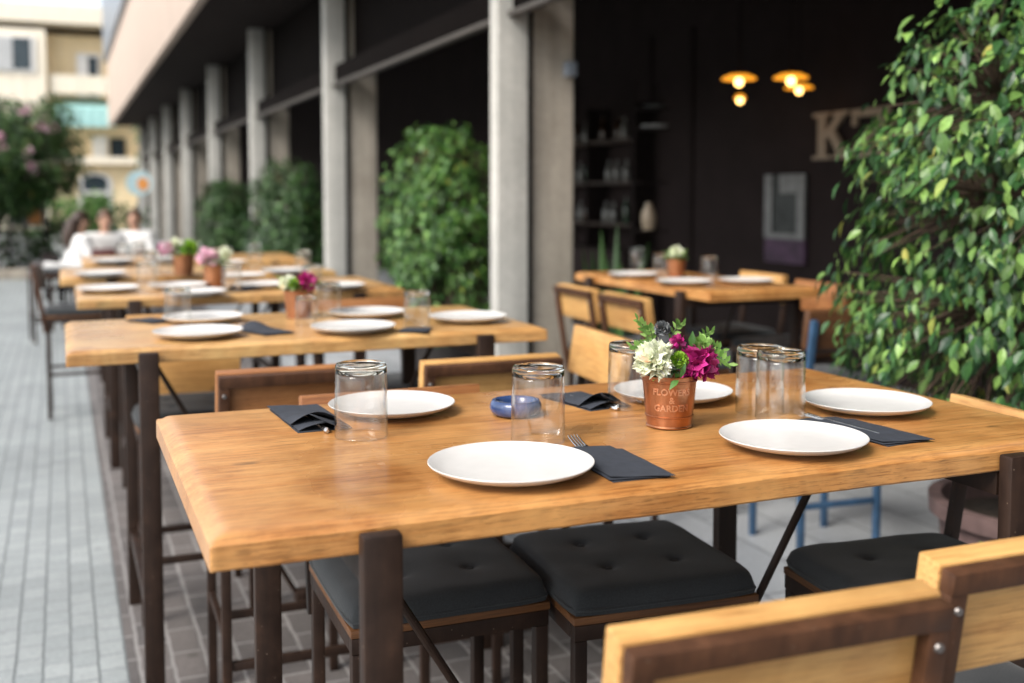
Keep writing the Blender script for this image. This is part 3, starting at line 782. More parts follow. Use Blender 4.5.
# napkin pockets
def napkin_mesh(lift, L=.195, Wd=.098):
    b = MB(); n, m = 14, 8
    for layer in range(3):
        vs, fs = [], []
        x0 = -L / 2; x1 = L / 2 - (0, .0, .03)[layer]
        dy = (0, .003, -.002)[layer]
        for j in range(m + 1):
            for i in range(n + 1):
                u = i / n; v = j / m
                x = x0 + (x1 - x0) * u + (.012 * layer * (v - .5) if layer else 0); y = -Wd / 2 + Wd * v + dy
                z = .0012 + layer * .0026 + lift * (layer / 2) * (u ** 3) * math.sin(math.pi * v) + .0012 * mnoise.noise(Vector((x * 30, y * 30, layer * 5)))
                if layer == 0 and abs(v - .5) < .5: z = .0012
                vs.append((x, y, z))
        top = len(vs)
        vs2 = [(x, y, z - .0008) for x, y, z in vs]
        fs = []
        for j in range(m):
            for i in range(n):
                a = j * (n + 1) + i
                fs.append((a, a + 1, a + n + 2, a + n + 1)); fs.append((top + a, top + a + n + 1, top + a + n + 2, top + a + 1))
        ring = [i for i in range(n + 1)] + [j * (n + 1) + n for j in range(1, m + 1)] + [m * (n + 1) + i for i in range(n - 1, -1, -1)] + [j * (n + 1) for j in range(m - 1, 0, -1)]
        for a, c in zip(ring, ring[1:] + ring[:1]): fs.append((a, top + a, top + c, c))
        b.add(vs + vs2, fs)
    return b
NAP = napkin_mesh(.024).mesh('napkin', M['napkin'], 30)
NAPF = napkin_mesh(.002).mesh('napkin_flat', M['napkin'], 30)
NG = 'charcoal paper napkin pockets on the tables'
def napkin(p_open, p_closed, label, z=TH, flap=0, me=None, Ld=.195, cut=None, cutlabel=None):
    """points (px) of the middle of the open and the closed end"""
    a = at(*p_open, z); c = at(*p_closed, z)
    d = a - c; e = empty('napkin_pocket', (a + c) / 2, math.atan2(d.y, d.x), label=label, cat='napkin', group=NG)
    sx = d.length / .195
    o = bpy.data.objects.new('pocket', me or NAP); COL.objects.link(o); o.parent = e; o.scale.x = sx
    if flap:
        b = MB(); n = 8; vs, fs = [], []
        Lh = .0975 * sx
        for i in range(n + 1):
            t = i / n
            for k in range(5):
                s_ = k / 4
                w = .095 * (1 - .65 * t)
                x = Lh - .035 + .055 * s_ * (1 - .2 * t) + .012 * t; y = flap * (-.045 + .07 * t * (.5 + .5 * s_)) ; zz_ = .006 + .032 * t ** 1.3 * (.35 + .65 * s_)
                vs.append((x - .012 * t, y + flap * .006 * s_, zz_))
        for i in range(n):
            for k in range(4):
                a_ = i * 5 + k; fs.append((a_, a_ + 1, a_ + 6, a_ + 5))
        b.add(vs, fs); ob = b.build('flap', M['napkin'], e, 60)
        sd = ob.modifiers.new('thickness', 'SOLIDIFY'); sd.thickness = .001
    if cut:
        ce = empty('fork' if cut == 'fork' else 'knife', Vector(e.location) + Vector((0, 0, .0018)), e.rotation_euler.z, label=cutlabel, cat=cut, group='steel cutlery tucked into napkin pockets')
        Lh = .0975 * sx
        if cut == 'fork':
            b = MB(); b.box((-.06, -.004, .0), (Lh + .0, .004, .002), None, .0006); b.box((Lh - .004, -.0105, .0), (Lh + .012, .0105, .0022), None, .0006); b.build('handle', M['cutlery'], ce)
            for k in range(4):
                b = MB(); y = -.0088 + k * .0059
                b.tube([(Lh + .011, y, .001), (Lh + .026, y, .004), (Lh + .042, y, .009), (Lh + .050, y, .0125)], [.0017, .0016, .0014, .0008], 6); b.build('tine', M['cutlery'], ce)
        else:
            b = MB(); b.tube([(-.05, 0, .002), (Lh * .6, 0, .0026), (Lh + .004, 0, .003), (Lh + .020, 0, .003), (Lh + .026, 0, .0028)], [.0035, .004, .0055, .0062, .003], 10); b.build('handle', M['cutlery'], ce)
            b = MB(); b.box((-.07, -.007, .001), (-.051, .007, .0022), None, .0005); b.build('blade', M['cutlery'], ce)
    return e
# table one
plate(511, 463.5, 'large white plate at the table edge in front of a tumbler and the ashtray', s=.965)
plate(392, 404, 'white plate half hidden behind an upturned tumbler beside the red brown chair back', s=.935)
plate(673, 391, 'white plate behind the copper flower pot', s=.935)
plate(866, 401.5, 'white plate at the far table corner before the ficus', s=.935)
plate(793, 437, 'white plate on table in front of two tumblers', s=.935)
tumbler(361.5, 436, 'upturned tumbler beside the open napkin pocket and first plate', s=1.1)
tumbler(538, 440, 'upturned tumbler in front of the blue ashtray', s=1.1)
tumbler(631, 407, 'upturned tumbler beside the copper pot, behind its white flower', s=1.1)
tumbler(759.5, 412, 'upturned tumbler behind another, taller looking of two together', s=1.1)
tumbler(780, 418, 'upturned tumbler overlapping its twin, just behind a plate', s=1.1)
napkin((324, 431), (293, 408), 'charcoal napkin pocket at table corner with knife end showing', flap=-1, cut='knife', cutlabel='knife end peeping from napkin pocket at the table corner')
napkin((584, 449), (642, 480), 'charcoal napkin pocket with fork tines, half under the front plate', me=NAPF, cut='fork', cutlabel='fork with tines sticking out beside the front plate')
napkin((610, 409), (560, 395.5), 'charcoal napkin pocket with raised flap by the ashtray and copper pot', flap=-1, cut='knife', cutlabel='knife end in napkin pocket near the copper pot')
napkin((815, 420), (908, 444), 'long narrow charcoal napkin beside the plate before two tumblers', me=NAPF, cut='knife', cutlabel='knife tucked in the long narrow napkin')
# ashtray
p = at(516, 415, TH)
e = empty('ashtray', p + Vector((0, 0, .001)), R(20), label='small round blue glazed ashtray behind a tumbler', cat='ashtray')
b = MB(); b.lathe([(.001, .006), (.03, .006), (.034, .016), (.036, .026), (.041, .031), (.047, .0305), (.051, .024), (.0525, .014), (.048, .004), (.040, .0), (.001, .0)], 44, wob=.008); b.build('bowl', M['blue_glaze'], e, 60)

# ------------------------------------------------------------------ flower pots
def bloom(b, c, rad, n, seed, ruff=.35, cup=.5, size=.5, wide=1.0):
    r = random.Random(seed)
    for k in range(n):
        z = 1 - 1.75 * (k + .5) / n; an = k * 2.39996
        d = Vector((math.sqrt(max(0, 1 - z * z)) * math.cos(an), math.sqrt(max(0, 1 - z * z)) * math.sin(an), z)) + rv(r) * .18
        d.normalize()
        side = d.cross(rv(r)).normalized(); up = side.cross(d).normalized()
        base = Vector(c) + d * rad * .45
        L = rad * size * r.uniform(.8, 1.2); w = rad * size * r.uniform(.8, 1.15) * wide
        vs, fs = [], []
        for i in range(4):
            t = i / 3
            for j in range(5):
                s_ = -1 + j / 2
                wave = ruff * rad * .12 * math.sin(j * 2.4 + k) * t
                vs.append(base + d * (L * t * 1.1 + wave) + side * (s_ * w * .5 * (.4 + .6 * math.sin(math.pi * (.25 + .6 * t)))) + up * (cup * L * (t * t * .5 + .25 * s_ * s_ * t) + wave))
        for i in range(3):
            for j in range(4):
                a = i * 5 + j; fs.append((a, a + 1, a + 6, a + 5))
        b.add(vs, fs)
def sprig(b, bs, p0, p1, n, L, seed, curve=.02):
    r = random.Random(seed); p0 = Vector(p0); p1 = Vector(p1); d = (p1 - p0)
    pts = [p0.lerp(p1, t) + Vector((0, 0, curve * math.sin(math.pi * t))) for t in (0, .25, .5, .75, 1)]
    bs.tube(pts, [.0014, .0013, .0011, .0009, .0006], 6)
    side = d.cross(Vector((.3, -1, .3))).normalized()
    for k in range(n):
        t = .25 + .75 * k / n
        q = p0.lerp(p1, t) + Vector((0, 0, curve * math.sin(math.pi * t)))
        for s_ in (-1, 1):
            leaf(b, q, side * s_ + d.normalized() * .7 + rv(r) * .15, Vector((.2, -1, .5)) + rv(r) * .2, L * (1.1 - .4 * t) * r.uniform(.85, 1.1), L * .42, .2, .1)
    leaf(b, p1, d, Vector((.2, -1, .4)), L * .8, L * .32, .2, .1)
def pot_profile(rt, rb, h):
    return [(.001, .0005), (rb * .97, .0005), (rb * 1.02, .001), (rb * 1.04, .003), (rb * 1.0, .005), (rb + (rt - rb) * .2, h * .205), (rb + (rt - rb) * .22 + .0016, h * .215), (rb + (rt - rb) * .24 + .0016, h * .235), (rb + (rt - rb) * .25, h * .245),
            (rb + (rt - rb) * .86, h * .87), (rb + (rt - rb) * .88 + .0018, h * .885), (rb + (rt - rb) * .9 + .0018, h * .905), (rb + (rt - rb) * .92, h * .915), (rt * .995, h * .985), (rt * 1.015, h * .992), (rt * 1.02, h), (rt * .985, h), (rt * .96, h * .95), (rt * .93, h * .8)]
def text_mesh(body, size):
    cu = bpy.data.curves.new('t', 'FONT'); cu.body = body; cu.align_x = 'CENTER'; cu.align_y = 'CENTER'; cu.size = size; cu.extrude = .002; cu.resolution_u = 3; cu.space_line = .9; cu.offset = 0.0003
    o = bpy.data.objects.new('t', cu); COL.objects.link(o)
    dg = bpy.context.evaluated_depsgraph_get(); dg.update()
    me = bpy.data.meshes.new_from_object(o.evaluated_get(dg)); bpy.data.objects.remove(o)
    bm = bmesh.new(); bm.from_mesh(me); bmesh.ops.subdivide_edges(bm, edges=[x for x in bm.edges if x.calc_length() > .004], cuts=2); bmesh.ops.triangulate(bm, faces=bm.faces[:]); bm.to_mesh(me); bm.free()
    return me
# main pot
pp = at(669, 426, TH) + Vector((0, .0, .001))
tocam = math.atan2(-pp.y, -pp.x)
fp = empty('flower_pot', pp, label='copper flower pot with raised lettering, white carnation and magenta bloom', cat='flower pot', group='copper pots of cut flowers on the tables')
RT, RB, PH = .0525, .0425, .100
b = MB(); b.lathe(pot_profile(RT, RB, PH), 56); pot = b.build('pot', M['copper'], fp, 40)
me = text_mesh('FLOWERS\n&\nGARDEN', .0170)
cz = PH * .56; ang0 = tocam + .1
for v in me.vertices:
    z = cz + v.co.y; rr = RB + (RT - RB) * z / PH - .0004 + v.co.z
    an = ang0 + v.co.x / rr
    v.co = (rr * math.cos(an), rr * math.sin(an), z)
me.materials.clear(); me.materials.append(M['copper_highlight'])
o = bpy.data.objects.new('lettering', me); COL.objects.link(o); o.parent = pot
b = MB(); b.lathe([(.001, PH * .86), (RT * .6, PH * .85), (RT * .935, PH * .80)], 24); b.build('soil', M['soil'], fp)
# frame facing the camera: right (x), toward (y)
cr = Vector((math.cos(YAW), -math.sin(YAW), 0)); cf = Vector((-math.sin(YAW), -math.cos(YAW), 0))
def fl(x, y, z): return cr * x + cf * y + Vector((0, 0, z))
S = 2.06 / 1080
def fx(px, py, y=0): return fl((px - 669) * S, y, (423 - py) * S * 1.0 + .002)
b = MB(); bloom(b, fx(653, 357, .028), .031, 120, 1, 1.6, .55, .62, 1.7); b.build('white_bloom', M['petal_white'], fp, 60)
b = MB(); bloom(b, fx(676, 356, .030), .0185, 150, 2, .2, .25, .42); b.build('green_bloom', M['petal_lime'], fp, 60)
b = MB(); bloom(b, fx(698, 360, .012), .026, 70, 3, 1.2, .9, .75, 1.7); bloom(b, fx(686, 369, .026), .013, 30, 13, .9, .9, .75, 1.6); b.build('magenta_bloom', M['petal_magenta'], fp, 60)
b = MB(); bloom(b, fx(678, 341, -.01), .012, 26, 4, .5, .6, .8); b.build('magenta_bud', M['petal_magenta'], fp, 60)
b = MB(); bloom(b, fx(703, 344, -.01), .015, 30, 5, .2, .4, .8); b.build('green_bud', M['sprig_leaf'], fp, 60)
b = MB(); bloom(b, fx(663, 328, -.02), .0175, 160, 6, .2, .1, .4); b.build('thistle_head', M['thistle'], fp, 60)
for sa in (
    (fx(655, 368, -.01), fx(638, 319, -.015), 7, .020, 1),
    (fx(655, 372, 0), fx(632, 346, .0), 6, .022, 2),
    (fx(690, 368, -.01), fx(712, 332, -.02), 5, .020, 3),
    (fx(695, 362, 0), fx(727, 362, .005), 8, .024, 4, .016),
    (fx(697, 355, -.01), fx(722, 350, -.015), 6, .022, 5, .012),
    (fx(668, 355, -.02), fx(684, 325, -.03), 5, .02, 6),
    (fx(655, 352, -.02), fx(648, 330, -.02), 5, .022, 7),
):
    b = MB(); bs = MB(); sprig(b, bs, *sa); sp_ = b.build('leaf_sprig', M['sprig_leaf'], fp, 60); bs.build('stem', M['stem'], sp_)
b = MB(); r = random.Random(9)
for k in range(46):
    an = r.uniform(0, 6.28); rr = r.uniform(.01, .045); q = Vector((rr * math.cos(an), rr * math.sin(an), PH * .9 + r.uniform(0, .03)))
    leaf(b, q, Vector((math.cos(an), math.sin(an), r.uniform(.1, 1.2))), Vector((0, 0, 1)) + rv(r) * .5, r.uniform(.02, .038), r.uniform(.009, .015))
leaf(b, fx(674, 373, .05), fl(-.4, .35, -.25), fl(0, .6, 1), .028, .013); leaf(b, fx(690, 345, .0), fl(.1, .2, .9), fl(0, 1, .2), .03, .014); leaf(b, fx(676, 372, .045), fl(.3, .2, .9), fl(0, 1, .2), .03, .01)
b.build('foliage', M['bush_leaf'], fp, 60)

def small_pot(px, py, z, blooms, label, s=1.0):
    e = empty('flower_pot', at(px, py, z) + Vector((0, 0, .001)), label=label, cat='flower pot', group='copper pots of cut flowers on the tables'); e.scale = (s,) * 3
    b = MB(); b.lathe(pot_profile(RT, RB, PH), 32); b.build('pot', M['copper_plain'], e, 40)
    b = MB(); b.lathe([(.001, PH * .86), (RT * .6, PH * .85), (RT * .935, PH * .80)], 20); b.build('soil', M['soil'], e)
    for i, (nm, mt, x, y, zz_, rad, n) in enumerate(blooms):
        b = MB(); bloom(b, fl(x, y, zz_), rad, n, i + int(px), .5, .5, .65); b.build(nm, M[mt], e, 60)
    b = MB(); bs = MB(); r = random.Random(int(px))
    for k in range(50):
        an = r.uniform(0, 6.28); rr = r.uniform(.01, .05); q = Vector((rr * math.cos(an), rr * math.sin(an), PH * .9 + r.uniform(0, .04)))
        leaf(b, q, Vector((math.cos(an), math.sin(an), r.uniform(0, 1.0))), Vector((0, 0, 1)) + rv(r) * .5, r.uniform(.025, .05), r.uniform(.012, .018))
    b.build('foliage', M['sprig_leaf'], e, 60)
small_pot(299, 318, TH, [('white_bloom', 'petal_white', -.035, .02, .125, .026, 70), ('green_bloom', 'petal_lime', -.012, .03, .125, .018, 50), ('magenta_bloom', 'petal_magenta', .03, .01, .130, .032, 60)], 'copper flower pot with magenta, lime and white blooms on second table')
small_pot(215, 287, TH, [('pink_bloom', 'petal_pink', -.03, .01, .13, .042, 60), ('white_bloom', 'petal_white', .045, -.02, .15, .03, 50)], 'copper flower pot with large pale pink bloom on the third table', 1.05)
small_pot(184, 275, TH, [('white_bloom', 'petal_white', -.04, .0, .14, .032, 60), ('pink_bloom', 'petal_pink', -.07, .02, .125, .034, 50), ('lime_bloom', 'petal_lime', .03, .01, .125, .036, 60), ('magenta_bloom', 'petal_magenta', -.10, 0, .13, .022, 40)], 'orange flower pot with lime, pink and white blooms on fourth table', 1.15)
small_pot(676, 277, TH, [('white_bloom', 'petal_white', .0, .01, .135, .034, 60)], 'orange flower pot with one white bloom on the indoor table', .95)

# table two tableware
plate(198, 331.5, 'white plate at table edge beside a crumpled charcoal napkin, second table')
plate(203, 317, 'white plate behind another plate and a tumbler, second table')
plate(353, 326.5, 'white plate beside the magenta flower pot, second table')
plate(367, 312, 'white plate before a square tumbler, behind the near plate, second table')
plate(468, 316.5, 'white plate at the pillar end of the second table')
tumbler(178, 322, 'upturned tumbler behind the stacked looking plates, second table')
tumbler(417, 328, 'upturned tumbler alone near a flat napkin on the second table')
tumbler(329, 316, 'upturned tumbler next to the magenta blooms, second table')
tumbler(306, 325, 'small upturned tumbler leaning close on the second table flower pot', s=.8)
napkin((248, 329), (280, 335), 'charcoal napkin pocket in open middle of the second table', cut='fork', cutlabel='fork in the napkin pocket on the second table')
napkin((400, 331), (430, 331), 'flat charcoal napkin beside the lone tumbler, second table', me=NAPF)
napkin((166, 323), (138, 320), 'charcoal napkin near walkway corner of the second table', me=NAPF)
# table three
plate(108, 288, 'white plate at walkway end of the third table')
plate(195, 291.5, 'white plate before the pink flower pot, third table')
plate(178, 285, 'white plate behind a plate and pink flower pot, third table')
plate(262, 284, 'white plate just behind charcoal napkin, third table')
plate(336, 285, 'white plate at the pillar end of the third table')
napkin((84, 293), (122, 292), 'dark napkin in front of the walkway end plate, third table', me=NAPF)
napkin((230, 292), (258, 289), 'charcoal napkin near the pink flower pot, third table')
tumbler(147, 288, 'upturned tumbler between walkway plate and pink flowers, third table')
tumbler(232, 292, 'upturned tumbler beside the pink flower pot, third table')
tumbler(312, 292, 'upturned tumbler at pillar side of the third table')
# tables four and five
plate(100, 273, 'white plate near walkway corner, fourth table'); plate(285, 270, 'white plate at pillar end, fourth table'); plate(240, 275, 'white plate by lime flower pot, fourth table')
tumbler(152, 272, 'upturned tumbler beside the lime flowers, fourth table'); tumbler(163, 275, 'upturned tumbler touching the lime flower pot, fourth table'); tumbler(303, 272, 'upturned tumbler by pillar end plate, fourth table'); tumbler(215, 270, 'upturned tumbler behind pink blooms, fourth table')
plate(112, 260, 'white plate near walkway corner, fifth table'); plate(225, 262, 'white plate near pillar end, fifth table'); plate(165, 258, 'white plate mid way along the fifth table')
tumbler(140, 261, 'upturned tumbler between plates, fifth table'); tumbler(255, 262, 'upturned tumbler at pillar end, fifth table'); tumbler(195, 262, 'upturned tumbler halfway, fifth table'); tumbler(124, 263, 'upturned tumbler by walkway plate, fifth table')
# indoor table
plate(633, 274, 'white plate at pillar end, indoor table'); plate(684, 281, 'white plate in front of the white bloom pot, indoor table'); plate(746, 280, 'white plate at open corner, indoor table')
tumbler(661, 276, 'upturned tumbler beside white bloom pot, indoor table'); tumbler(709, 280, 'upturned tumbler between two plates, indoor table'); tumbler(637, 268, 'upturned tumbler behind the pillar end plate, indoor table')

# ------------------------------------------------------------------ low table and people beyond
e = empty('cloth_table', (.55, 13.2, 0), label='low table with white cloth where people in white sit', cat='table')
b = MB(); b.box((-.75, -.4, .72), (.75, .4, .745), None, .006); b.build('tabletop', M['white_cloth'], e)
b = MB(); n = 60; vs, fs = [], []
for i in range(n):
    t = i / n * 4; k = int(t); u = t - k
    c_ = [(-.76, -.41), (.76, -.41), (.76, .41), (-.76, .41)]; a = Vector(c_[k]); d = Vector(c_[(k + 1) % 4]); q = a.lerp(d, u)
    w = 1 + .015 * math.sin(i * 2.1)
    vs += [(q.x, q.y, .742), (q.x * w, q.y * (1 + .03 * math.sin(i * 2.1)), .62)]
for i in range(n): fs.append((2 * i, 2 * i + 1, (2 * i + 3) % (2 * n), (2 * i + 2) % (2 * n)))
b.add(vs, fs); b.build('cloth_skirt', M['white_cloth'], e, 60)
for sx in (-1, 1):
    for sy in (-1, 1): box1('leg', (sx * .68 - .02, sy * .33 - .02, .002), (sx * .68 + .02, sy * .33 + .02, .719), M['steel'], e)
o = box1('handbag', (-.13, -.05, 0), (.13, .05, .15), M['dark_red'], None, .03); o.location = (.42, 12.95, .747); tag(o, 'dark red handbag on white cloth before the middle person', 'bag')

def skin_obj(name, verts, edges, mat, parent, root=0, lev=2):
    me = bpy.data.meshes.new(name); me.from_pydata([v[0] for v in verts], edges, [])
    me.materials.append(mat)
    o = bpy.data.objects.new(name, me); COL.objects.link(o)
    if parent is not None: o.parent = parent
    o.modifiers.new('skin', 'SKIN'); sm = o.modifiers.new('sub', 'SUBSURF'); sm.levels = lev; sm.render_levels = lev
    for i, v in enumerate(verts):
        sv = me.skin_vertices[0].data[i]; r_ = v[1]; sv.radius = (r_, r_) if not isinstance(r_, tuple) else r_
        sv.use_root = (i == root)
    for md in o.modifiers:
        if md.type == 'SKIN': md.use_smooth_shade = True
    return o
def person(loc, rz, label, hair, longhair, lean=.06, arm_in=.5):
    e = empty('person', loc, rz, label=label, cat='person')
    # seated, facing -Y locally (front = -Y), seat at z .45
    L_ = lean
    V = [((0, 0, .52), (.155, .125)), ((0, -L_ * .4, .68), (.125, .10)), ((0, -L_ * .8, .86), (.145, .105)), ((0, -L_, .98), (.11, .085)), ((0, -L_ - .01, 1.05), (.05, .05)),
         ((0, -L_ - .03, 1.12), (.062, .07)), ((0, -L_ - .04, 1.20), (.075, .092)), ((0, -L_ - .035, 1.27), (.06, .075))]
    E = [(0, 1), (1, 2), (2, 3), (3, 4), (4, 5), (5, 6), (6, 7)]
    for s_ in (-1, 1):
        i = len(V)
        V += [((s_ * .17, -L_, .98), .058), ((s_ * .22, -L_ - .05, .76), .043), ((s_ * (.22 - .14 * arm_in), -L_ - .27, .79), .033), ((s_ * (.20 - .17 * arm_in), -L_ - .35, .80), .034), ((s_ * (.19 - .18 * arm_in), -L_ - .42, .795), .02)]
        E += [(3, i), (i, i + 1), (i + 1, i + 2), (i + 2, i + 3), (i + 3, i + 4)]
        i = len(V)
        V += [((s_ * .10, -.08, .51), .085), ((s_ * .12, -.44, .50), .06), ((s_ * .12, -.42, .12), .043), ((s_ * .12, -.44, .05), .04), ((s_ * .125, -.60, .035), .032)]
        E += [(0, i), (i, i + 1), (i + 1, i + 2), (i + 2, i + 3), (i + 3, i + 4)]
    skin_obj('body', V, E, M['skin'], e)
    k = 1.16
    sh = [(V[0][0], (.165, .14)), (V[1][0], (.145, .12)), (V[2][0], (.165, .125)), ((0, -L_, 1.005), (.135, .115)), ((0, -L_ - .005, 1.04), (.07, .068))]; se = [(0, 1), (1, 2), (2, 3), (3, 4)]
    for s_ in (-1, 1):
        i = len(sh); sh += [((s_ * .17, -L_, .985), .088), ((s_ * .225, -L_ - .05, .76), .062), ((s_ * (.22 - .10 * arm_in), -L_ - .20, .785), .05)]; se += [(3, i), (i, i + 1), (i + 1, i + 2)]
    skin_obj('shirt', sh, se, M['white_cloth'], e)
    tr = [((0, 0, .50), (.165, .13))]; te = []
    for s_ in (-1, 1):
        i = len(tr); tr += [((s_ * .10, -.08, .51), .095), ((s_ * .12, -.44, .50), .072), ((s_ * .12, -.42, .16), .055)]; te += [(0, i), (i, i + 1), (i + 1, i + 2)]
    skin_obj('trousers', tr, te, M['jeans'], e)
    # hair cap
    b = MB(); vs, fs = [], []; n, m = 24, 10
    for j in range(m + 1):
        for i in range(n):
            an = 2 * math.pi * i / n; front = max(0, -math.sin(an))
            ph = (j / m) * (R(118) - front * R(62))
            vs.append((.087 * math.sin(ph) * math.cos(an), .108 * math.sin(ph) * math.sin(an) - L_ - .03, 1.215 + .115 * math.cos(ph)))
    for j in range(m):
        for i in range(n): fs.append((j * n + i, j * n + (i + 1) % n, (j + 1) * n + (i + 1) % n, (j + 1) * n + i))
    b.add(vs, fs)
    if longhair:
        b.tube([(0, -L_ + .05, 1.22), (0, -L_ + .085, 1.08), (.02, -L_ + .10, .95), (.02, -L_ + .09, .84)], [.07, .085, .07, .03], 14)
    ho = b.build('hair', hair, e, 60)
    b = MB()
    for s_ in (-1, 1): b.lathe([(.001, -.009), (.008, -.005), (.011, 0), (.008, .005), (.001, .009)], 10, (s_ * .03, -L_ - .127, 1.205))
    b.build('eyes', M['eye'], e)
    b = MB(); b.tube([(0, -L_ - .125, 1.205), (0, -L_ - .142, 1.175), (0, -L_ - .125, 1.168)], [.008, .013, .009], 8); b.build('nose', M['skin'], e)
    b = MB(); b.tube([(-.022, -L_ - .112, 1.14), (0, -L_ - .12, 1.142), (.022, -L_ - .112, 1.14)], [.003, .007, .003], 8); b.build('mouth', M['lip'], e)
    b = MB()
    for s_ in (-1, 1): b.lathe([(.001, -.028), (.012, -.02), (.016, 0), (.012, .02), (.001, .028)], 10, (s_ * .079, -L_ - .03, 1.19))
    b.build('ears', M['skin'], e)
    return e
def simple_chair(loc, rz, label):
    e = empty('dining_chair', loc, rz, label=label, cat='chair')
    b = MB(); b.box((-.2, -.2, .42), (.2, .2, .448), None, .01); b.build('seat', M['steel_black'], e)
    for sx in (-1, 1):
        for sy in (-1, 1): box1('leg', (sx * .17 - .014, sy * .17 - .014, .002), (sx * .17 + .014, sy * .17 + .014, .419), M['steel_black'], e)
        box1('back_post', (sx * .17 - .014, .2005, .30), (sx * .17 + .014, .225, .82), M['steel_black'], e)
    b = MB(); b.box((-.2, .226, .60), (.2, .245, .84), None, .006); b.build('backrest', M['steel_black'], e)
for (px, Y, rz, lab, hair, lh, ln, ai) in (
        (69, 13.35, R(115), 'person with long dark hair and white top, seen from the side', M['hair_dark'], True, .10, .6),
        (104, 14.0, R(8), 'person with brown hair in loose white shirt facing the tables', M['hair_brown'], False, .05, .9),
        (138, 14.6, R(-25), 'person in white top sitting closest to the pillars', M['hair_brown'], False, .08, .4)):
    x = at_y(px, 220, Y).x
    person((x, Y, .0), rz, lab, hair, lh, ln, ai)
    simple_chair((x, Y, 0), rz, {69: 'dark chair under the person with long hair', 104: 'dark chair under the person with loose shirt', 138: 'dark chair under the person closest to pillars'}[px])

# ------------------------------------------------------------------ street end: sign, trees, hedge, yellow building
p = at_y(139, 183, 22)
e = empty('round_sign', (p.x, 22, 0), label='round pale blue and orange sign on a thin post', cat='sign')
b = MB(); b.tube([(0, .03, 0), (0, .03, p.z)], .025, 10); b.build('post', M['grey_band'], e)
b = MB(); n = 40
b.prism([(.24 * math.cos(2 * math.pi * k / n), .24 * math.sin(2 * math.pi * k / n)) for k in range(n)], lambda u, v, d: (u, d - .02, p.z + v), .04); b.build('disc', M['sky_blue_paint'], e)
b = MB(); b.prism([(.07 + .11 * math.cos(2 * math.pi * k / n), -.02 + .13 * math.sin(2 * math.pi * k / n)) for k in range(n)], lambda u, v, d: (u, d - .024, p.z + v), .003); b.build('disc_marking', M['orange_paint'], e)

def tree(name, loc, hgt, rad, z0, label, lm, n_cl, per, L, seed, flowers=None, cat='tree', sx=1.0):
    e = empty(name, loc, label=label, cat=cat)
    r = random.Random(seed)
    cz = (z0 + hgt) / 2; hz = (hgt - z0) / 2
    def inside(r):
        d = rv(r) * r.random() ** .36
        nz = mnoise.noise(d * 2.2 + Vector((seed, 0, 0)))
        d = d * (1 + .35 * nz)
        if nz < -.35 and d.length > .5: return None
        return Vector((d.x * rad * sx, d.y * rad, cz + d.z * hz))
    b, cl = crown(seed, inside, n_cl, per, L, L * 1.6, (0, 0, cz), .5); b.build('crown', lm, e, 0)
    b = MB(); tops = []
    for k in range(4):
        an = 6.28 * k / 4 + r.uniform(-.4, .4); tt = Vector((math.cos(an) * rad * sx * .5, math.sin(an) * rad * .5, cz + hz * .2))
        b.tube([(math.cos(an) * .07, math.sin(an) * .07, 0), tt * .4 + rv(r) * .06 + Vector((0, 0, z0 * .25)), tt * .8, tt], [.09, .07, .05, .025], 8); tops += [tt * .8, tt]
    for c in cl[::3]:
        t = min(tops, key=lambda q: (q - c).length); b.tube([t, t.lerp(c, .5) + rv(r) * .06, c], [.02, .014, .006], 5, False)
    b.build('trunk', M['bark'], e)
    if flowers:
        for k in range(flowers):
            c = r.choice(cl); d = Vector((c.x, c.y, c.z - cz)).normalized(); q = Vector((d.x * rad * sx * .95, d.y * rad * .95, cz + d.z * hz * .9))
            if q.y > .3 * rad: q.y = -q.y
            b = MB()
            for _ in range(4): bloom(b, q + rv(r) * .08, .055, 12, r.randint(0, 999), .3, .4, .9)
            b.build('blossom', M['petal_pink'], e, 60)
    return e
p = at(35, 262, 0)
tree('oleander_tree', (-1.4, 22.5, 0), 3.4, 1.6, 1.2, 'dark oleander tree with clusters of pale pink blossom', M['tree_leaf'], 1100, 14, .15, 21, 12, sx=1.12)
def hedge(name, loc, sx, sy, h, label, lm, n, L, seed):
    e = empty(name, loc, label=label, cat='shrub')
    def inside(r): return Vector((r.uniform(-sx, sx), r.uniform(-sy, sy), r.uniform(.1, h) * (1 - .15 * r.random())))
    b, cl = crown(seed, inside, n, 13, L, L * 1.6, (0, 0, h * .3), .3); b.build('foliage', lm, e, 0)
    b = MB(); r = random.Random(seed)
    for c in cl[::4]: b.tube([(c.x * .7, c.y * .7, 0), c], [.015, .005], 5, False)
    b.build('stems', M['bark'], e)
hedge('clipped_hedge', (-1.9, 24.2, 0), 1.9, .5, 1.25, 'dark low hedge behind the oleander tree', M['dark_leaf'], 260, .15, 31)
hedge('small_shrub', (1.05, 20.5, 0), .28, .28, 1.35, 'upright green shrub near the round sign', M['dark_leaf'], 60, .12, 32)
hedge('entrance_shrub', (.2, 30, 0), .9, .5, 1.6, 'green shrub before arched white door', M['bush_leaf'], 90, .17, 33)
tree('slim_tree', (3.3, 44.2, 0), 5.6, .55, 2.0, 'slim green tree at the corner of the pink building', M['tree_leaf'], 90, 12, .2, 35)
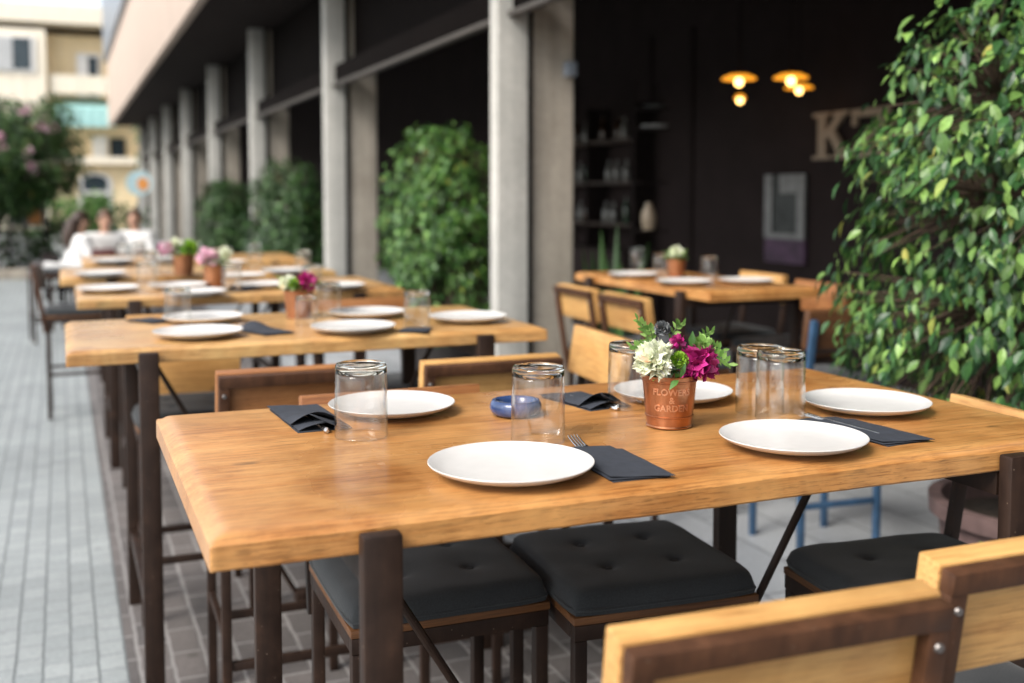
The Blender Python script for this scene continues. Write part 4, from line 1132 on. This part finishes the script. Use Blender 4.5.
# kerb wall at the foot of the hedge and a paper-covered notice board
o = box1('planting_kerb', (-4.5, 21.0, .0), (-.55, 21.25, .18), M['concrete_warm'], None, .02); tag(o, 'low concrete kerb in front of the oleander tree', 'kerb')
q = at_y(27, 210, 23.4)
e = empty('notice_board', (q.x, 23.4, 0), label='pale notice board with yellow and orange prints beneath the oleander', cat='board')
box1('panel', (-.30, -.02, q.z - .32), (.30, .02, q.z + .36), M['poster_pale'], e)
box1('print', (-.27, -.027, q.z - .12), (-.05, -.022, q.z + .30), M['render_yellow'], e); box1('print', (.02, -.027, q.z - .28), (.26, -.022, q.z + .05), M['orange_paint'], e)
for sx in (-1, 1): box1('post', (sx * .33 - .025, -.025, 0), (sx * .33 + .025, .025, q.z + .4), M['steel_black'], e)

YB = 48.0
yb_ = empty('apartment_block', (-3, YB, 0), label='pale yellow apartment block with balconies and teal awning at street end', cat='building')
def yp(px, py, Y=YB): return at_y(px, py, Y) - Vector((-3, YB, 0))
def ybox(name, x0, y0, x1, y1, d0, d1, mat, parent=None, Y=YB):
    a = yp(x0, y0, Y); c = yp(x1, y1, Y)
    return box1(name, (min(a.x, c.x), d0, max(0, min(a.z, c.z))), (max(a.x, c.x), d1, max(a.z, c.z)), mat, parent or yb_)
ybox('wall', -190, 20, 50.4, 228, -.9, 6.05, M['render_cream'])
ybox('upper_wall', 43, 34, 240, 160, .1, 5.9, M['render_yellow'])
ybox('lower_wall', 43, 160.5, 240, 231, -.5, 5.8, M['render_yellow'])
ybox('roof', -200, 12, 245, 20, -1.0, 6.2, M['render_cream'])
ybox('cornice', 49.8, 21, 242, 36, -.2, 5.85, M['render_cream'])
def ywin(x0, y0, x1, y1, d, frame, pane, blind=None):
    f = ybox('window', x0, y0, x1, y1, d - .08, d - .004, frame)
    w = (x1 - x0) * .1; h = (y1 - y0) * .07
    ybox('pane', x0 + w, y0 + h, x1 - w, y1 - h, d - .105, d - .082, pane, f)
    if blind: ybox('blind', x0 + w, y0 + h, (x0 + x1) / 2, y1 - h, d - .125, d - .107, blind, f)
ywin(-8, 37, 36, 75, -.9, M['white_paint'], M['dark_glass'], M['pale_blind'])
ywin(-110, 37, -60, 75, -.9, M['white_paint'], M['dark_glass'], M['pale_blind'])
ywin(76, 53, 101, 100, .1, M['white_paint'], M['dark_glass'], M['white_paint'])
ybox('balcony', 50, 76, 130, 97, -.75, -.63, M['render_cream']); ybox('balcony_slab', 49.8, 97.3, 131, 100, -.75, .29, M['render_cream'])
a0, a1 = yp(53, 100), yp(114, 129)
b = MB(); m_ = 24; vs, fs = [], []
for i in range(m_ + 1):
    x = a0.x + (a1.x - a0.x) * i / m_; sc = .04 * math.sin(i * 1.7)
    vs += [(x, .25, a0.z), (x, -1.1, a0.z - .35 + .0), (x, -1.15 + sc, a1.z), (x, -1.13 + sc, a1.z), (x, -1.08, a0.z - .38), (x, .25, a0.z - .03)]
for i in range(m_):
    for k in range(5): fs.append((i * 6 + k, i * 6 + k + 1, i * 6 + k + 7, i * 6 + k + 6))
b.add(vs, fs); b.build('awning', M['teal_awning'], yb_, 40)
ywin(92, 136, 108, 160, .1, M['white_paint'], M['white_paint']); ywin(110, 138, 126, 160, .1, M['steel_black'], M['dark_glass'])
ybox('ledge', 49.7, 157, 240, 166, -1.0, -.51, M['render_cream'])
# arched white doorway
c0 = yp(95, 190, YB); wd = abs(yp(112, 190).x - yp(78, 190).x) / 2; zt = yp(95, 173).z; zb_ = 0
def arch(name, s, d0, dp, mat, top=True, parent=None, zlim=None):
    pl = [(-wd * s, 0), (wd * s, 0)] + [(wd * s * math.cos(t), zt - wd * .55 + wd * .55 * s * math.sin(t)) for t in [math.pi * k / 16 for k in range(17)]]
    b = MB(); b.prism(pl, lambda u, v, d: (c0.x + u, d0 + d, v), dp); return b.build(name, mat, parent or yb_, 30)
dr = arch('door', 1.0, -.56, .05, M['white_paint'])
arch('pane', .72, -.58, .018, M['dark_glass'], parent=dr)
b = MB(); b.box((c0.x - wd * .71, -.60, .05), (c0.x + wd * .71, -.582, zt * .62)); b.build('door_leaf', M['bush_leaf'] if False else M['stem'], dr)
b = MB(); b.box((c0.x - wd * .74, -.61, zt * .62), (c0.x + wd * .74, -.583, zt * .69)); b.build('door_transom', M['white_paint'], dr)

# ------------------------------------------------------------------ light
w = bpy.data.worlds.new('World'); scene.world = w; w.use_nodes = True
nt = w.node_tree; nt.nodes.clear()
SUN_EL, SUN_AZ = R(43), R(-114)          # azimuth from +Y towards +X
sky = nd(nt, 'ShaderNodeTexSky', sky_type='NISHITA', sun_disc=False, sun_elevation=SUN_EL, sun_rotation=SUN_AZ, air_density=1.0, dust_density=2.5, ozone_density=1.0)
hs = nd(nt, 'ShaderNodeHueSaturation', {'Color': sky.outputs[0], 'Saturation': .35, 'Value': 1.0})
bg = nd(nt, 'ShaderNodeBackground', {'Color': hs.outputs[0], 'Strength': .15})
o = nd(nt, 'ShaderNodeOutputWorld'); nt.links.new(bg.outputs[0], o.inputs[0])
sd = bpy.data.lights.new('sun', 'SUN'); sun = bpy.data.objects.new('sun', sd); COL.objects.link(sun)
sd.energy = 1.7; sd.angle = R(26); sd.color = (1, .93, .84)
dirv = Vector((math.sin(SUN_AZ) * math.cos(SUN_EL), math.cos(SUN_AZ) * math.cos(SUN_EL), math.sin(SUN_EL)))
sun.rotation_euler = (-dirv).to_track_quat('-Z', 'Y').to_euler()
scene.view_settings.view_transform = 'Standard'; scene.view_settings.look = 'None'
scene.view_settings.exposure = 1.1; scene.view_settings.gamma = 1
scene.render.engine = 'CYCLES'
cy = scene.cycles
cy.max_bounces = 12; cy.transparent_max_bounces = 16; cy.diffuse_bounces = 4; cy.glossy_bounces = 4; cy.transmission_bounces = 12
cy.use_denoising = True; cy.caustics_reflective = False; cy.caustics_refractive = True; cy.sample_clamp_indirect = 6
